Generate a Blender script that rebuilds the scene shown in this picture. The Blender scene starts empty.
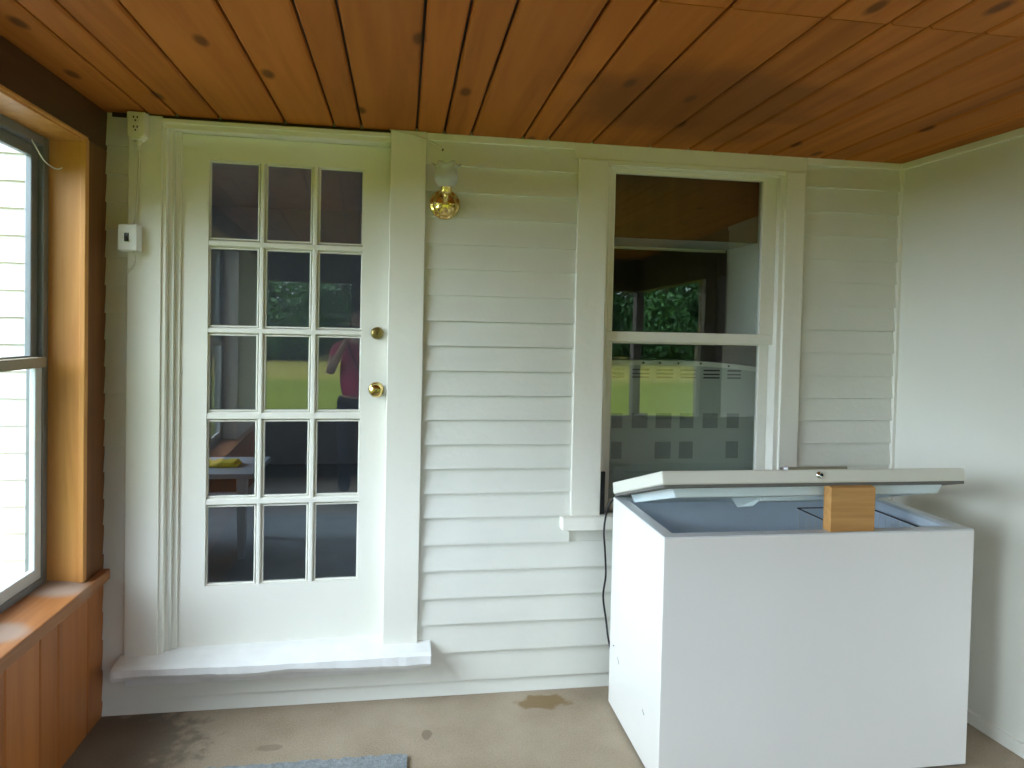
import bpy, bmesh, math, random
from mathutils import Vector, Matrix, noise as mnoise

random.seed(7)
S = bpy.context.scene
COL = S.collection
PI = math.pi
CAM_Y, CAM_Z = -2.87, 1.525
SKY, SKY_GLOW = 2.6, 6.0   # overcast sky radiance and how much brighter it is around the veiled sun
ZC = 2.324            # ceiling height
XL = -1.126           # inner face of the left wall
YF = -4.25            # front wall of the porch


# ------------------------------------------------------------------ helpers
def link(o, parent=None):
    COL.objects.link(o)
    if parent is not None:
        o.parent = parent
    return o


def new_mesh(name, bm, mat, parent=None, smooth=False, bevel=0.0, seg=2):
    bmesh.ops.recalc_face_normals(bm, faces=bm.faces[:])
    me = bpy.data.meshes.new(name)
    bm.to_mesh(me)
    bm.free()
    for m in (mat if isinstance(mat, (list, tuple)) else [mat]):
        me.materials.append(m)
    if smooth:
        for p in me.polygons:
            p.use_smooth = True
    o = bpy.data.objects.new(name, me)
    link(o, parent)
    if bevel > 0:
        b = o.modifiers.new('bevel', 'BEVEL')
        b.width = bevel
        b.segments = seg
        b.limit_method = 'ANGLE'
        b.angle_limit = math.radians(40)
    return o


def empty(name, loc=(0, 0, 0), rz=0.0, parent=None):
    o = bpy.data.objects.new(name, None)
    o.empty_display_size = 0.05
    o.location = loc
    o.rotation_euler = (0, 0, rz)
    return link(o, parent)


def thing(o, label, cat, group=None, kind=None):
    o['label'] = label
    o['category'] = cat
    if group:
        o['group'] = group
    if kind:
        o['kind'] = kind
    return o


def struct(o, label=None, cat=None):
    o['kind'] = 'structure'
    if label:
        o['label'] = label
        o['category'] = cat
    return o


def box(bm, x0, x1, y0, y1, z0, z1, mi=0):
    v = [bm.verts.new(p) for p in ((x0, y0, z0), (x1, y0, z0), (x1, y1, z0), (x0, y1, z0),
                                   (x0, y0, z1), (x1, y0, z1), (x1, y1, z1), (x0, y1, z1))]
    fs = []
    for f in ((0, 3, 2, 1), (4, 5, 6, 7), (0, 1, 5, 4), (1, 2, 6, 5), (2, 3, 7, 6), (3, 0, 4, 7)):
        fc = bm.faces.new([v[i] for i in f])
        fc.material_index = mi
        fs.append(fc)
    return v


def hexa(bm, pts, mi=0):
    """eight points: bottom ring then top ring"""
    v = [bm.verts.new(p) for p in pts]
    for f in ((0, 3, 2, 1), (4, 5, 6, 7), (0, 1, 5, 4), (1, 2, 6, 5), (2, 3, 7, 6), (3, 0, 4, 7)):
        bm.faces.new([v[i] for i in f]).material_index = mi
    return v


def lathe(bm, prof, seg=32, center=(0, 0, 0), axis='z', ruffle=None, mi=0, cap=True):
    """prof: list of (radius, height).  axis 'z' or 'y' (height runs to -y)."""
    rings = []
    for k, (r, h) in enumerate(prof):
        ring = []
        for i in range(seg):
            a = 2 * PI * i / seg
            rr, hh = r, h
            if ruffle:
                rr, hh = ruffle(k, a, r, h)
            if axis == 'z':
                p = (center[0] + rr * math.cos(a), center[1] + rr * math.sin(a), center[2] + hh)
            else:
                p = (center[0] + rr * math.cos(a), center[1] - hh, center[2] + rr * math.sin(a))
            ring.append(bm.verts.new(p))
        rings.append(ring)
    for a, b in zip(rings, rings[1:]):
        for i in range(seg):
            j = (i + 1) % seg
            bm.faces.new((a[i], a[j], b[j], b[i])).material_index = mi
    if cap:
        bm.faces.new(rings[0]).material_index = mi
        bm.faces.new(list(reversed(rings[-1]))).material_index = mi
    return rings


def catmull(pts, n=8):
    P = [Vector(p) for p in pts]
    P = [P[0] * 2 - P[1]] + P + [P[-1] * 2 - P[-2]]
    out = []
    for i in range(1, len(P) - 2):
        for k in range(n):
            t = k / n
            out.append(0.5 * ((2 * P[i]) + (-P[i - 1] + P[i + 1]) * t + (2 * P[i - 1] - 5 * P[i] + 4 * P[i + 1] - P[i + 2]) * t * t
                              + (-P[i - 1] + 3 * P[i] - 3 * P[i + 1] + P[i + 2]) * t ** 3))
    out.append(P[-2].copy())
    return out


def tube(bm, pts, r, seg=8, smooth_n=8, mi=0):
    pts = catmull(pts, smooth_n) if smooth_n else [Vector(p) for p in pts]
    rings = []
    up = Vector((0.13, 0.21, 0.97))
    for i, p in enumerate(pts):
        t = (pts[min(i + 1, len(pts) - 1)] - pts[max(i - 1, 0)])
        t.normalize()
        a = t.cross(up)
        if a.length < 1e-3:
            a = t.cross(Vector((1, 0, 0)))
        a.normalize()
        b = t.cross(a)
        rr = r(i / (len(pts) - 1)) if callable(r) else r
        rings.append([bm.verts.new(p + (a * math.cos(2 * PI * k / seg) + b * math.sin(2 * PI * k / seg)) * rr) for k in range(seg)])
    for a, b in zip(rings, rings[1:]):
        for i in range(seg):
            j = (i + 1) % seg
            bm.faces.new((a[i], a[j], b[j], b[i])).material_index = mi
    bm.faces.new(rings[0])
    bm.faces.new(list(reversed(rings[-1])))


# ------------------------------------------------------------------ materials
def nodes_of(name):
    m = bpy.data.materials.new(name)
    m.use_nodes = True
    nt = m.node_tree
    return m, nt, nt.nodes, nt.links, nt.nodes['Principled BSDF']


def set_in(n, key, val):
    if key in n.inputs:
        n.inputs[key].default_value = val


def c4(c):
    return (c[0], c[1], c[2], 1.0)


def paint(name, col, rough=0.5, var=0.06, scale=6.0, bump=0.0, bump_scale=60.0, metallic=0.0, coat=0.0, dirt=None, spec=0.5):
    """paint-like surface: a base colour with soft uneven tone and optional relief"""
    m, nt, N, L, P = nodes_of(name)
    tc = N.new('ShaderNodeTexCoord')
    no = N.new('ShaderNodeTexNoise')
    no.inputs['Scale'].default_value = scale
    no.inputs['Detail'].default_value = 5.0
    L.new(tc.outputs['Object'], no.inputs['Vector'])
    rp = N.new('ShaderNodeValToRGB')
    rp.color_ramp.elements[0].position = 0.3
    rp.color_ramp.elements[1].position = 0.7
    d = dirt if dirt else tuple(max(0, c * (1 - var)) for c in col)
    rp.color_ramp.elements[0].color = c4(d)
    rp.color_ramp.elements[1].color = c4(col)
    L.new(no.outputs['Fac'], rp.inputs['Fac'])
    L.new(rp.outputs['Color'], P.inputs['Base Color'])
    set_in(P, 'Roughness', rough)
    set_in(P, 'Metallic', metallic)
    set_in(P, 'Specular IOR Level', spec)
    set_in(P, 'Coat Weight', coat)
    if bump > 0:
        n2 = N.new('ShaderNodeTexNoise')
        n2.inputs['Scale'].default_value = bump_scale
        n2.inputs['Detail'].default_value = 3.0
        L.new(tc.outputs['Object'], n2.inputs['Vector'])
        b = N.new('ShaderNodeBump')
        b.inputs['Strength'].default_value = bump
        b.inputs['Distance'].default_value = 0.01
        L.new(n2.outputs['Fac'], b.inputs['Height'])
        L.new(b.outputs['Normal'], P.inputs['Normal'])
    return m


def wood(name, dark, mid, light, axis='y', rough=0.5, knots=True, tone=True, grain=22.0, spec=0.4, coat=0.0, knot_scale=2.3, stain=None):
    m, nt, N, L, P = nodes_of(name)
    tc = N.new('ShaderNodeTexCoord')
    mp = N.new('ShaderNodeMapping')
    sc = {'x': (0.06, 1, 1), 'y': (1, 0.06, 1), 'z': (1, 1, 0.06)}[axis]
    mp.inputs['Scale'].default_value = sc
    L.new(tc.outputs['Object'], mp.inputs['Vector'])
    vec = mp.outputs['Vector']
    if tone:
        at = N.new('ShaderNodeAttribute')
        at.attribute_name = 'tone'
        ad = N.new('ShaderNodeVectorMath')
        ad.operation = 'MULTIPLY_ADD'
        L.new(at.outputs['Fac'], ad.inputs[0])
        ad.inputs[1].default_value = (17, 31, 23)
        L.new(vec, ad.inputs[2])
        vec = ad.outputs['Vector']
    no = N.new('ShaderNodeTexNoise')
    no.inputs['Scale'].default_value = grain
    no.inputs['Detail'].default_value = 7
    no.inputs['Distortion'].default_value = 1.2
    L.new(vec, no.inputs['Vector'])
    big = N.new('ShaderNodeTexNoise')
    big.inputs['Scale'].default_value = grain * 0.22
    big.inputs['Detail'].default_value = 4
    big.inputs['Distortion'].default_value = 2.0
    L.new(vec, big.inputs['Vector'])
    mx = N.new('ShaderNodeMix')
    mx.inputs['Factor'].default_value = 0.5
    L.new(no.outputs['Fac'], mx.inputs[2])
    L.new(big.outputs['Fac'], mx.inputs[3])
    rp = N.new('ShaderNodeValToRGB')
    e = rp.color_ramp.elements
    e[0].position, e[0].color = 0.30, c4(dark)
    e[1].position, e[1].color = 0.70, c4(light)
    k = e.new(0.48)
    k.color = c4(mid)
    L.new(mx.outputs[0], rp.inputs['Fac'])
    colr = rp.outputs['Color']
    if knots:
        mk = N.new('ShaderNodeMapping')
        ks = {'x': (0.45, 1, 1), 'y': (1, 0.45, 1), 'z': (1, 1, 0.45)}[axis]
        mk.inputs['Scale'].default_value = ks
        L.new(tc.outputs['Object'], mk.inputs['Vector'])
        vo = N.new('ShaderNodeTexVoronoi')
        if axis == 'y':
            vo.voronoi_dimensions = '2D'
        vo.inputs['Scale'].default_value = knot_scale
        L.new(mk.outputs['Vector'], vo.inputs['Vector'])
        kr = N.new('ShaderNodeValToRGB')
        kr.color_ramp.elements[0].position = 0.035
        kr.color_ramp.elements[0].color = (0.85, 0.85, 0.85, 1)
        kr.color_ramp.elements[1].position = 0.075
        kr.color_ramp.elements[1].color = (0, 0, 0, 1)
        L.new(vo.outputs['Distance'], kr.inputs['Fac'])
        mk2 = N.new('ShaderNodeMix')
        mk2.data_type = 'RGBA'
        L.new(kr.outputs['Color'], mk2.inputs['Factor'])
        L.new(colr, mk2.inputs[6])
        mk2.inputs[7].default_value = c4(tuple(c * 0.35 for c in dark))
        colr = mk2.outputs[2]
    if tone:
        hs = N.new('ShaderNodeHueSaturation')
        mr = N.new('ShaderNodeMapRange')
        mr.inputs['To Min'].default_value = 0.90
        mr.inputs['To Max'].default_value = 1.10
        L.new(at.outputs['Fac'], mr.inputs['Value'])
        L.new(mr.outputs['Result'], hs.inputs['Value'])
        L.new(colr, hs.inputs['Color'])
        colr = hs.outputs['Color']
    if stain:
        for (sx, sy, sz, rad, scol, amt) in stain:
            ds = N.new('ShaderNodeVectorMath')
            ds.operation = 'DISTANCE'
            nn = N.new('ShaderNodeTexNoise')
            nn.inputs['Scale'].default_value = 3.5
            nn.inputs['Detail'].default_value = 4
            L.new(tc.outputs['Object'], nn.inputs['Vector'])
            av = N.new('ShaderNodeVectorMath')
            av.operation = 'MULTIPLY_ADD'
            L.new(nn.outputs['Color'], av.inputs[0])
            av.inputs[1].default_value = (rad, rad, 0)
            L.new(tc.outputs['Object'], av.inputs[2])
            L.new(av.outputs['Vector'], ds.inputs[0])
            ds.inputs[1].default_value = (sx + rad / 2, sy + rad / 2, sz)
            mr2 = N.new('ShaderNodeMapRange')
            mr2.interpolation_type = 'SMOOTHSTEP'
            mr2.inputs['From Min'].default_value = rad * 0.55
            mr2.inputs['From Max'].default_value = rad * 1.1
            mr2.inputs['To Min'].default_value = amt
            mr2.inputs['To Max'].default_value = 0.0
            L.new(ds.outputs['Value'], mr2.inputs['Value'])
            sm = N.new('ShaderNodeMix')
            sm.data_type = 'RGBA'
            L.new(mr2.outputs['Result'], sm.inputs['Factor'])
            L.new(colr, sm.inputs[6])
            sm.inputs[7].default_value = c4(scol)
            colr = sm.outputs[2]
    L.new(colr, P.inputs['Base Color'])
    b = N.new('ShaderNodeBump')
    b.inputs['Strength'].default_value = 0.12
    b.inputs['Distance'].default_value = 0.004
    L.new(no.outputs['Fac'], b.inputs['Height'])
    L.new(b.outputs['Normal'], P.inputs['Normal'])
    set_in(P, 'Roughness', rough)
    set_in(P, 'Specular IOR Level', spec)
    set_in(P, 'Coat Weight', coat)
    return m


def glass(name, ior=1.5, tint=(0.97, 0.98, 0.97), rough=0.0, wave=0.0):
    """window glass: clear transmission plus a Fresnel mirror reflection"""
    m = bpy.data.materials.new(name)
    m.use_nodes = True
    nt = m.node_tree
    N, L = nt.nodes, nt.links
    N.clear()
    out = N.new('ShaderNodeOutputMaterial')
    tr = N.new('ShaderNodeBsdfTransparent')
    tr.inputs['Color'].default_value = c4(tint)
    gl = N.new('ShaderNodeBsdfGlossy')
    gl.inputs['Roughness'].default_value = rough
    gl.inputs['Color'].default_value = (1, 1, 1, 1)
    fr = N.new('ShaderNodeFresnel')
    ge = N.new('ShaderNodeNewGeometry')          # same reflectance on the way in and on the way out of a thin pane
    io = N.new('ShaderNodeMapRange')
    io.inputs['To Min'].default_value = ior
    io.inputs['To Max'].default_value = 1.0 / ior
    L.new(ge.outputs['Backfacing'], io.inputs['Value'])
    L.new(io.outputs['Result'], fr.inputs['IOR'])
    if wave > 0:
        tc = N.new('ShaderNodeTexCoord')
        no = N.new('ShaderNodeTexNoise')
        no.inputs['Scale'].default_value = 5.0
        no.inputs['Detail'].default_value = 1.0
        L.new(tc.outputs['Object'], no.inputs['Vector'])
        b = N.new('ShaderNodeBump')
        b.inputs['Strength'].default_value = wave
        b.inputs['Distance'].default_value = 0.002
        L.new(no.outputs['Fac'], b.inputs['Height'])
        L.new(b.outputs['Normal'], gl.inputs['Normal'])
    mx = N.new('ShaderNodeMixShader')
    L.new(fr.outputs['Fac'], mx.inputs['Fac'])
    L.new(tr.outputs['BSDF'], mx.inputs[1])
    L.new(gl.outputs['BSDF'], mx.inputs[2])
    L.new(mx.outputs['Shader'], out.inputs['Surface'])
    return m


M = {}
M['siding'] = paint('white_house_paint', (0.735, 0.735, 0.665), 0.42, 0.05, 5.0, 0.10, 45)
M['trim'] = paint('white_trim_paint', (0.81, 0.795, 0.71), 0.35, 0.04, 4.0, 0.10, 30)
M['door'] = paint('white_door_paint', (0.81, 0.795, 0.715), 0.32, 0.04, 3.0, 0.06, 50)
M['step'] = paint('worn_white_step_paint', (0.80, 0.80, 0.78), 0.45, 0.10, 9.0, 0.25, 30)
M['wall_white'] = paint('white_panel_paint', (0.77, 0.755, 0.67), 0.45, 0.04, 2.0, 0.03, 50)
M['outside_white'] = paint('outside_siding_paint', (0.84, 0.84, 0.84), 0.5, 0.03, 2.0)
M['ceiling'] = wood('stained_ceiling_pine', (0.30, 0.088, 0.014), (0.43, 0.133, 0.021), (0.53, 0.178, 0.030), 'y', 0.6, True, True, 15, spec=0.15, knot_scale=3.1,
                    stain=[(1.02, -0.58, 2.33, 0.50, (0.15, 0.055, 0.018), 0.6)])
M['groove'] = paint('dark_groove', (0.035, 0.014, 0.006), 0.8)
M['pine'] = wood('orange_stained_pine', (0.48, 0.19, 0.05), (0.62, 0.29, 0.08), (0.72, 0.37, 0.12), 'z', 0.42, True, False, 20, knot_scale=1.7)
M['board'] = wood('stained_wall_board', (0.33, 0.10, 0.022), (0.42, 0.14, 0.032), (0.50, 0.185, 0.045), 'z', 0.45, True, True, 18)
M['sill_wood'] = wood('worn_sill_wood', (0.24, 0.085, 0.025), (0.33, 0.125, 0.038), (0.42, 0.18, 0.06), 'y', 0.5, False, False, 26,
                      stain=[(-1.18, -0.25, 0.60, 0.11, (0.30, 0.25, 0.21), 0.75), (-1.17, -0.62, 0.60, 0.08, (0.34, 0.28, 0.24), 0.65)])
M['beam'] = wood('dark_beam_wood', (0.055, 0.020, 0.008), (0.075, 0.029, 0.011), (0.10, 0.040, 0.014), 'y', 0.5, False, False, 16)
M['post'] = wood('dark_stained_post', (0.13, 0.045, 0.013), (0.18, 0.066, 0.018), (0.24, 0.09, 0.024), 'z', 0.5, False, False, 16)
M['front'] = wood('weathered_brown_boards', (0.060, 0.045, 0.036), (0.085, 0.065, 0.052), (0.115, 0.09, 0.07), 'z', 0.6, False, False, 12)
M['floor'] = None
M['metal_frame'] = paint('grey_storm_frame', (0.22, 0.24, 0.25), 0.4, 0.1, 6, metallic=0.3)
M['sash_pale'] = paint('pale_sash', (0.62, 0.66, 0.66), 0.4, 0.08, 6)
M['sash_tan'] = paint('tan_sash_rail', (0.36, 0.31, 0.22), 0.5, 0.12, 9)
M['glass'] = glass('window_glass', 1.45)
M['door_glass'] = glass('old_door_glass', 1.85, (0.93, 0.95, 0.95), 0.0, 0.05)
M['sash_glass'] = glass('old_sash_glass', 1.75, (0.93, 0.96, 0.94), 0.0, 0.05)
M['brass'] = paint('polished_brass', (0.80, 0.60, 0.23), 0.2, 0.1, 12, metallic=1.0)
M['old_brass'] = paint('tarnished_brass', (0.30, 0.23, 0.08), 0.33, 0.2, 20, metallic=0.9)
M['chrome'] = paint('chrome', (0.75, 0.76, 0.78), 0.12, 0.05, 10, metallic=1.0)
M['black'] = paint('black_plastic', (0.018, 0.018, 0.020), 0.45, 0.2, 20)
M['dark'] = paint('dark_hole', (0.012, 0.011, 0.010), 0.8, 0.1)
M['cream'] = paint('cream_plastic', (0.76, 0.73, 0.58), 0.4, 0.05, 8)
M['white_plastic'] = paint('white_plastic', (0.83, 0.84, 0.83), 0.35, 0.03, 8)
M['wire'] = paint('pale_wire', (0.70, 0.67, 0.56), 0.5, 0.1, 20)
M['enamel'] = paint('white_freezer_enamel', (0.83, 0.815, 0.775), 0.25, 0.025, 3.0, 0.015, 160, coat=0.15)
M['enamel_lid'] = paint('cream_lid_enamel', (0.76, 0.75, 0.66), 0.3, 0.03, 3.0)
M['liner'] = paint('blue_white_liner', (0.80, 0.88, 0.96), 0.35, 0.05, 3.0)
M['lid_liner'] = paint('pale_lid_liner', (0.74, 0.83, 0.84), 0.32, 0.04, 3.0)
M['rim'] = paint('grey_rim', (0.64, 0.66, 0.66), 0.35, 0.06, 6.0)
M['gasket'] = paint('grey_gasket', (0.16, 0.155, 0.14), 0.6, 0.2, 20)
M['handle'] = paint('olive_handle', (0.24, 0.22, 0.15), 0.4, 0.1, 20)
M['plinth'] = paint('dark_plinth', (0.05, 0.05, 0.055), 0.6, 0.2, 12)
M['block'] = wood('raw_wood_block', (0.36, 0.17, 0.05), (0.52, 0.27, 0.085), (0.64, 0.37, 0.14), 'x', 0.6, False, False, 30)


def frosted(name):
    m, nt, N, L, P = nodes_of(name)
    out = [n for n in N if n.type == 'OUTPUT_MATERIAL'][0]
    tr = N.new('ShaderNodeBsdfTransparent')
    tr.inputs['Color'].default_value = (0.93, 0.95, 0.93, 1)
    tl = N.new('ShaderNodeBsdfTranslucent')
    tl.inputs['Color'].default_value = (0.9, 0.92, 0.92, 1)
    set_in(P, 'Base Color', (0.8, 0.82, 0.82, 1))
    set_in(P, 'Roughness', 0.25)
    a = N.new('ShaderNodeMixShader')
    a.inputs['Fac'].default_value = 0.5
    L.new(P.outputs['BSDF'], a.inputs[1])
    L.new(tl.outputs['BSDF'], a.inputs[2])
    tc = N.new('ShaderNodeTexCoord')
    sp = N.new('ShaderNodeSeparateXYZ')
    L.new(tc.outputs['Object'], sp.inputs['Vector'])
    mr = N.new('ShaderNodeMapRange')          # the frosting thins out towards the clear rim
    mr.inputs['From Min'].default_value = 0.05
    mr.inputs['From Max'].default_value = 0.13
    mr.inputs['To Min'].default_value = 0.35
    mr.inputs['To Max'].default_value = 0.85
    L.new(sp.outputs['Z'], mr.inputs['Value'])
    b = N.new('ShaderNodeMixShader')
    L.new(mr.outputs['Result'], b.inputs['Fac'])
    L.new(a.outputs['Shader'], b.inputs[1])
    L.new(tr.outputs['BSDF'], b.inputs[2])
    L.new(b.outputs['Shader'], out.inputs['Surface'])
    return m


M['frosted'] = frosted('frosted_glass')


def floor_material():
    m, nt, N, L, P = nodes_of('worn_tan_carpet_floor')
    tc = N.new('ShaderNodeTexCoord')
    a = N.new('ShaderNodeTexNoise')
    a.inputs['Scale'].default_value = 3.0
    a.inputs['Detail'].default_value = 6
    L.new(tc.outputs['Object'], a.inputs['Vector'])
    b = N.new('ShaderNodeTexNoise')
    b.inputs['Scale'].default_value = 160
    b.inputs['Detail'].default_value = 3
    L.new(tc.outputs['Object'], b.inputs['Vector'])
    mx = N.new('ShaderNodeMix')
    mx.inputs['Factor'].default_value = 0.4
    L.new(a.outputs['Fac'], mx.inputs[2])
    L.new(b.outputs['Fac'], mx.inputs[3])
    rp = N.new('ShaderNodeValToRGB')
    rp.color_ramp.elements[0].position, rp.color_ramp.elements[0].color = 0.36, (0.27, 0.21, 0.145, 1)
    rp.color_ramp.elements[1].position, rp.color_ramp.elements[1].color = 0.64, (0.40, 0.33, 0.245, 1)
    L.new(mx.outputs[0], rp.inputs['Fac'])
    colr = rp.outputs['Color']
    nn = N.new('ShaderNodeTexNoise')
    nn.inputs['Scale'].default_value = 17
    nn.inputs['Detail'].default_value = 6
    L.new(tc.outputs['Object'], nn.inputs['Vector'])
    # brown stains and a darker patch in the left corner
    for (sx, sy, rx, ry, col, amt) in ((0.60, -0.11, 0.11, 0.055, (0.20, 0.125, 0.045), 0.75), (0.115, -0.29, 0.019, 0.034, (0.14, 0.10, 0.075), 0.6),
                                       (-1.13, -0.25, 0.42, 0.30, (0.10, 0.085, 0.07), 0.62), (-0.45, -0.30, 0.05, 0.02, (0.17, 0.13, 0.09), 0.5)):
        s = N.new('ShaderNodeVectorMath')
        s.operation = 'SUBTRACT'
        L.new(tc.outputs['Object'], s.inputs[0])
        s.inputs[1].default_value = (sx, sy, 0)
        d = N.new('ShaderNodeVectorMath')
        d.operation = 'DIVIDE'
        L.new(s.outputs['Vector'], d.inputs[0])
        d.inputs[1].default_value = (rx, ry, 1)
        ln = N.new('ShaderNodeVectorMath')
        ln.operation = 'LENGTH'
        L.new(d.outputs['Vector'], ln.inputs[0])
        ad = N.new('ShaderNodeMath')
        ad.operation = 'MULTIPLY_ADD'
        L.new(nn.outputs['Fac'], ad.inputs[0])
        ad.inputs[1].default_value = 1.2
        L.new(ln.outputs['Value'], ad.inputs[2])
        mr = N.new('ShaderNodeMapRange')
        mr.interpolation_type = 'SMOOTHSTEP'
        mr.inputs['From Min'].default_value = 1.35
        mr.inputs['From Max'].default_value = 1.75
        mr.inputs['To Min'].default_value = amt
        mr.inputs['To Max'].default_value = 0
        L.new(ad.outputs['Value'], mr.inputs['Value'])
        sm = N.new('ShaderNodeMix')
        sm.data_type = 'RGBA'
        L.new(mr.outputs['Result'], sm.inputs['Factor'])
        L.new(colr, sm.inputs[6])
        sm.inputs[7].default_value = c4(col)
        colr = sm.outputs[2]
    L.new(colr, P.inputs['Base Color'])
    set_in(P, 'Roughness', 0.9)
    set_in(P, 'Specular IOR Level', 0.2)
    bp = N.new('ShaderNodeBump')
    bp.inputs['Strength'].default_value = 0.4
    bp.inputs['Distance'].default_value = 0.004
    L.new(b.outputs['Fac'], bp.inputs['Height'])
    L.new(bp.outputs['Normal'], P.inputs['Normal'])
    return m


M['floor'] = floor_material()
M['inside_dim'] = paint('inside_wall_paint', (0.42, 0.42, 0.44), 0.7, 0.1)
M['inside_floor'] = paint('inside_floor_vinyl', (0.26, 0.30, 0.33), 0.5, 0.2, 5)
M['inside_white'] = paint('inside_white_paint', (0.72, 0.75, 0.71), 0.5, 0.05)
M['cup_brown'] = wood('brown_cupboard_board', (0.055, 0.022, 0.010), (0.085, 0.034, 0.014), (0.12, 0.05, 0.02), 'z', 0.5, False, False, 10)
M['vent_panel'] = paint('pale_metal_panel', (0.40, 0.46, 0.43), 0.45, 0.08, 4)
M['vent_dark'] = paint('darker_panel_square', (0.19, 0.235, 0.23), 0.6, 0.15, 12)
M['table'] = paint('blue_grey_table_top', (0.48, 0.56, 0.64), 0.35, 0.06)
M['yellow'] = paint('yellow_cloth', (0.85, 0.70, 0.05), 0.8, 0.1, 20)
M['mat'] = paint('blue_grey_mat', (0.27, 0.295, 0.31), 0.95, 0.35, 60, 0.6, 120)


# ------------------------------------------------------------------ setting: floor and ceiling
bm = bmesh.new()
box(bm, XL - 0.15, 2.9, YF - 0.1, 0.0, -0.12, 0.0)
struct(new_mesh('floor', bm, M['floor']))

bm = bmesh.new()
lay = bm.faces.layers.float.new('tone')
edges = [XL - 0.1, -0.978, -0.876, -0.718, -0.473, -0.285, -0.178, 0.041, 0.153, 0.264, 0.480, 0.588, 0.776, 1.035, 1.207, 1.318,
         1.479, 1.594, 1.824, 1.943, 2.137, 2.30, 2.44, 2.62, 2.9]


def plank(x0, x1, y0, y1, z0, t):
    n0 = len(bm.faces)
    g = 0.0042
    b = 0.006
    ring = [(x0 + g, z0 + 0.02), (x0 + g, z0 + b), (x0 + g + b, z0), (x1 - g - b, z0), (x1 - g, z0 + b), (x1 - g, z0 + 0.02)]
    A = [bm.verts.new((x, y0, z)) for x, z in ring]
    B = [bm.verts.new((x, y1, z)) for x, z in ring]
    fs = [bm.faces.new(A), bm.faces.new(list(reversed(B)))]
    for i in range(6):
        j = (i + 1) % 6
        fs.append(bm.faces.new((A[i], A[j], B[j], B[i])))
    for f in fs:
        f[lay] = t


rt = random.Random(3)
for i, (a, b_) in enumerate(zip(edges, edges[1:])):
    if a > 0.5:                                   # butt joints across the boards on the right
        plank(a, b_, -1.258, 0.0, ZC, rt.random())
        plank(a, b_, YF, -1.262, ZC, rt.random())
    else:
        plank(a, b_, YF, 0.0, ZC, rt.random())
n0 = len(bm.verts)
for v in box(bm, XL - 0.2, 2.95, YF - 0.25, 0.02, ZC + 0.018, ZC + 0.12):
    pass
for f in bm.faces:
    if all(v.co.z > ZC + 0.015 for v in f.verts) and any(v.co.z > ZC + 0.1 or abs(v.co.z - ZC - 0.018) < 1e-4 for v in f.verts):
        f.material_index = 1
struct(new_mesh('ceiling', bm, [M['ceiling'], M['groove']]))

# ------------------------------------------------------------------ house wall with clapboard siding
SID = [0.0, 0.060, 0.181, 0.300, 0.409, 0.524, 0.633, 0.746, 0.847, 0.950, 1.050, 1.153, 1.254, 1.356, 1.459, 1.561,
       1.667, 1.774, 1.875, 1.984, 2.089, 2.197, 2.33]
bm = bmesh.new()


def clap(bm, x0, x1, z0, z1, y=0.0, t=0.016):
    """one lapped board: thick at the bottom edge, thin at the top; the lower laps stand open by a hair"""
    g = 0.003 if z1 < 1.6 else -0.004
    hexa(bm, [(x0, y - t, z0), (x1, y - t, z0), (x1, y + 0.004, z0), (x0, y + 0.004, z0),
              (x0, y - 0.001, z1 - g), (x1, y - 0.001, z1 - g), (x1, y + 0.004, z1 - g), (x0, y + 0.004, z1 - g)])


for z0, z1 in zip(SID, SID[1:]):
    if z1 <= 0.19:
        spans = [(XL, 2.30)]
    elif z1 < 0.35:
        spans = [(XL, -1.042), (0.083, 2.30)]
    elif z1 < 0.70:
        spans = [(XL, -1.042), (0.083, 2.30)]
    else:
        spans = [(XL, -1.042), (0.083, 0.716), (1.750, 2.30)]
    for a, b_ in spans:
        clap(bm, a, b_, z0, min(z1, ZC + 0.005))
# the wall behind the boards, with the door and window openings left out
for (a, b_, z0, z1) in ((-1.30, -0.885, -0.45, 2.9), (-0.885, -0.035, 2.285, 2.9), (-0.885, -0.035, -0.45, 0.20), (-0.035, 0.85, -0.45, 2.9),
                        (0.85, 1.665, -0.45, 0.72), (0.85, 1.665, 2.262, 2.9), (1.665, 3.2, -0.45, 2.9)):
    box(bm, a, b_, 0.004, 0.115, z0, z1)
struct(new_mesh('wall_back', bm, M['siding']))

# caulk strip closing the corner between siding and white wall
bm = bmesh.new()
box(bm, 2.222, 2.246, -0.022, 0.0, 0.0, ZC)
struct(new_mesh('trim_1', bm, M['trim'], bevel=0.003))
# thin frieze strip under the ceiling, right of the door and over the clapboards
bm = bmesh.new()
box(bm, 0.083, 0.700, -0.016, 0.0, 2.295, ZC)
box(bm, 1.760, 2.24, -0.016, 0.0, 2.295, ZC)
struct(new_mesh('trim_2', bm, M['trim'], bevel=0.002))

# the house wall going on outside, left of the porch
bm = bmesh.new()
z = -0.40
while z < 3.4:
    clap(bm, -9.0, -1.31, z, z + 0.102)
    z += 0.102
box(bm, -9.0, -1.30, 0.004, 0.12, -0.45, 3.4)
struct(new_mesh('wall_outside', bm, M['outside_white']))
bm = bmesh.new()
box(bm, -9.0, 3.2, 0.0, 0.2, 2.9 + 0.0, 5.6)
struct(new_mesh('wall_upper', bm, M['outside_white']))

# ------------------------------------------------------------------ right wall
bm = bmesh.new()


def rx(y):            # the wall stands very slightly out of square
    return 2.236 - 0.065 * y


YR = -1.87
hexa(bm, [(rx(YR), YR, 0), (rx(YR) + 0.1, YR, 0), (rx(0) + 0.1, 0, 0), (rx(0), 0, 0),
          (rx(YR), YR, ZC), (rx(YR) + 0.1, YR, ZC), (rx(0) + 0.1, 0, ZC), (rx(0), 0, ZC)])
struct(new_mesh('wall_right', bm, M['wall_white']))
bm = bmesh.new()
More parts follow.
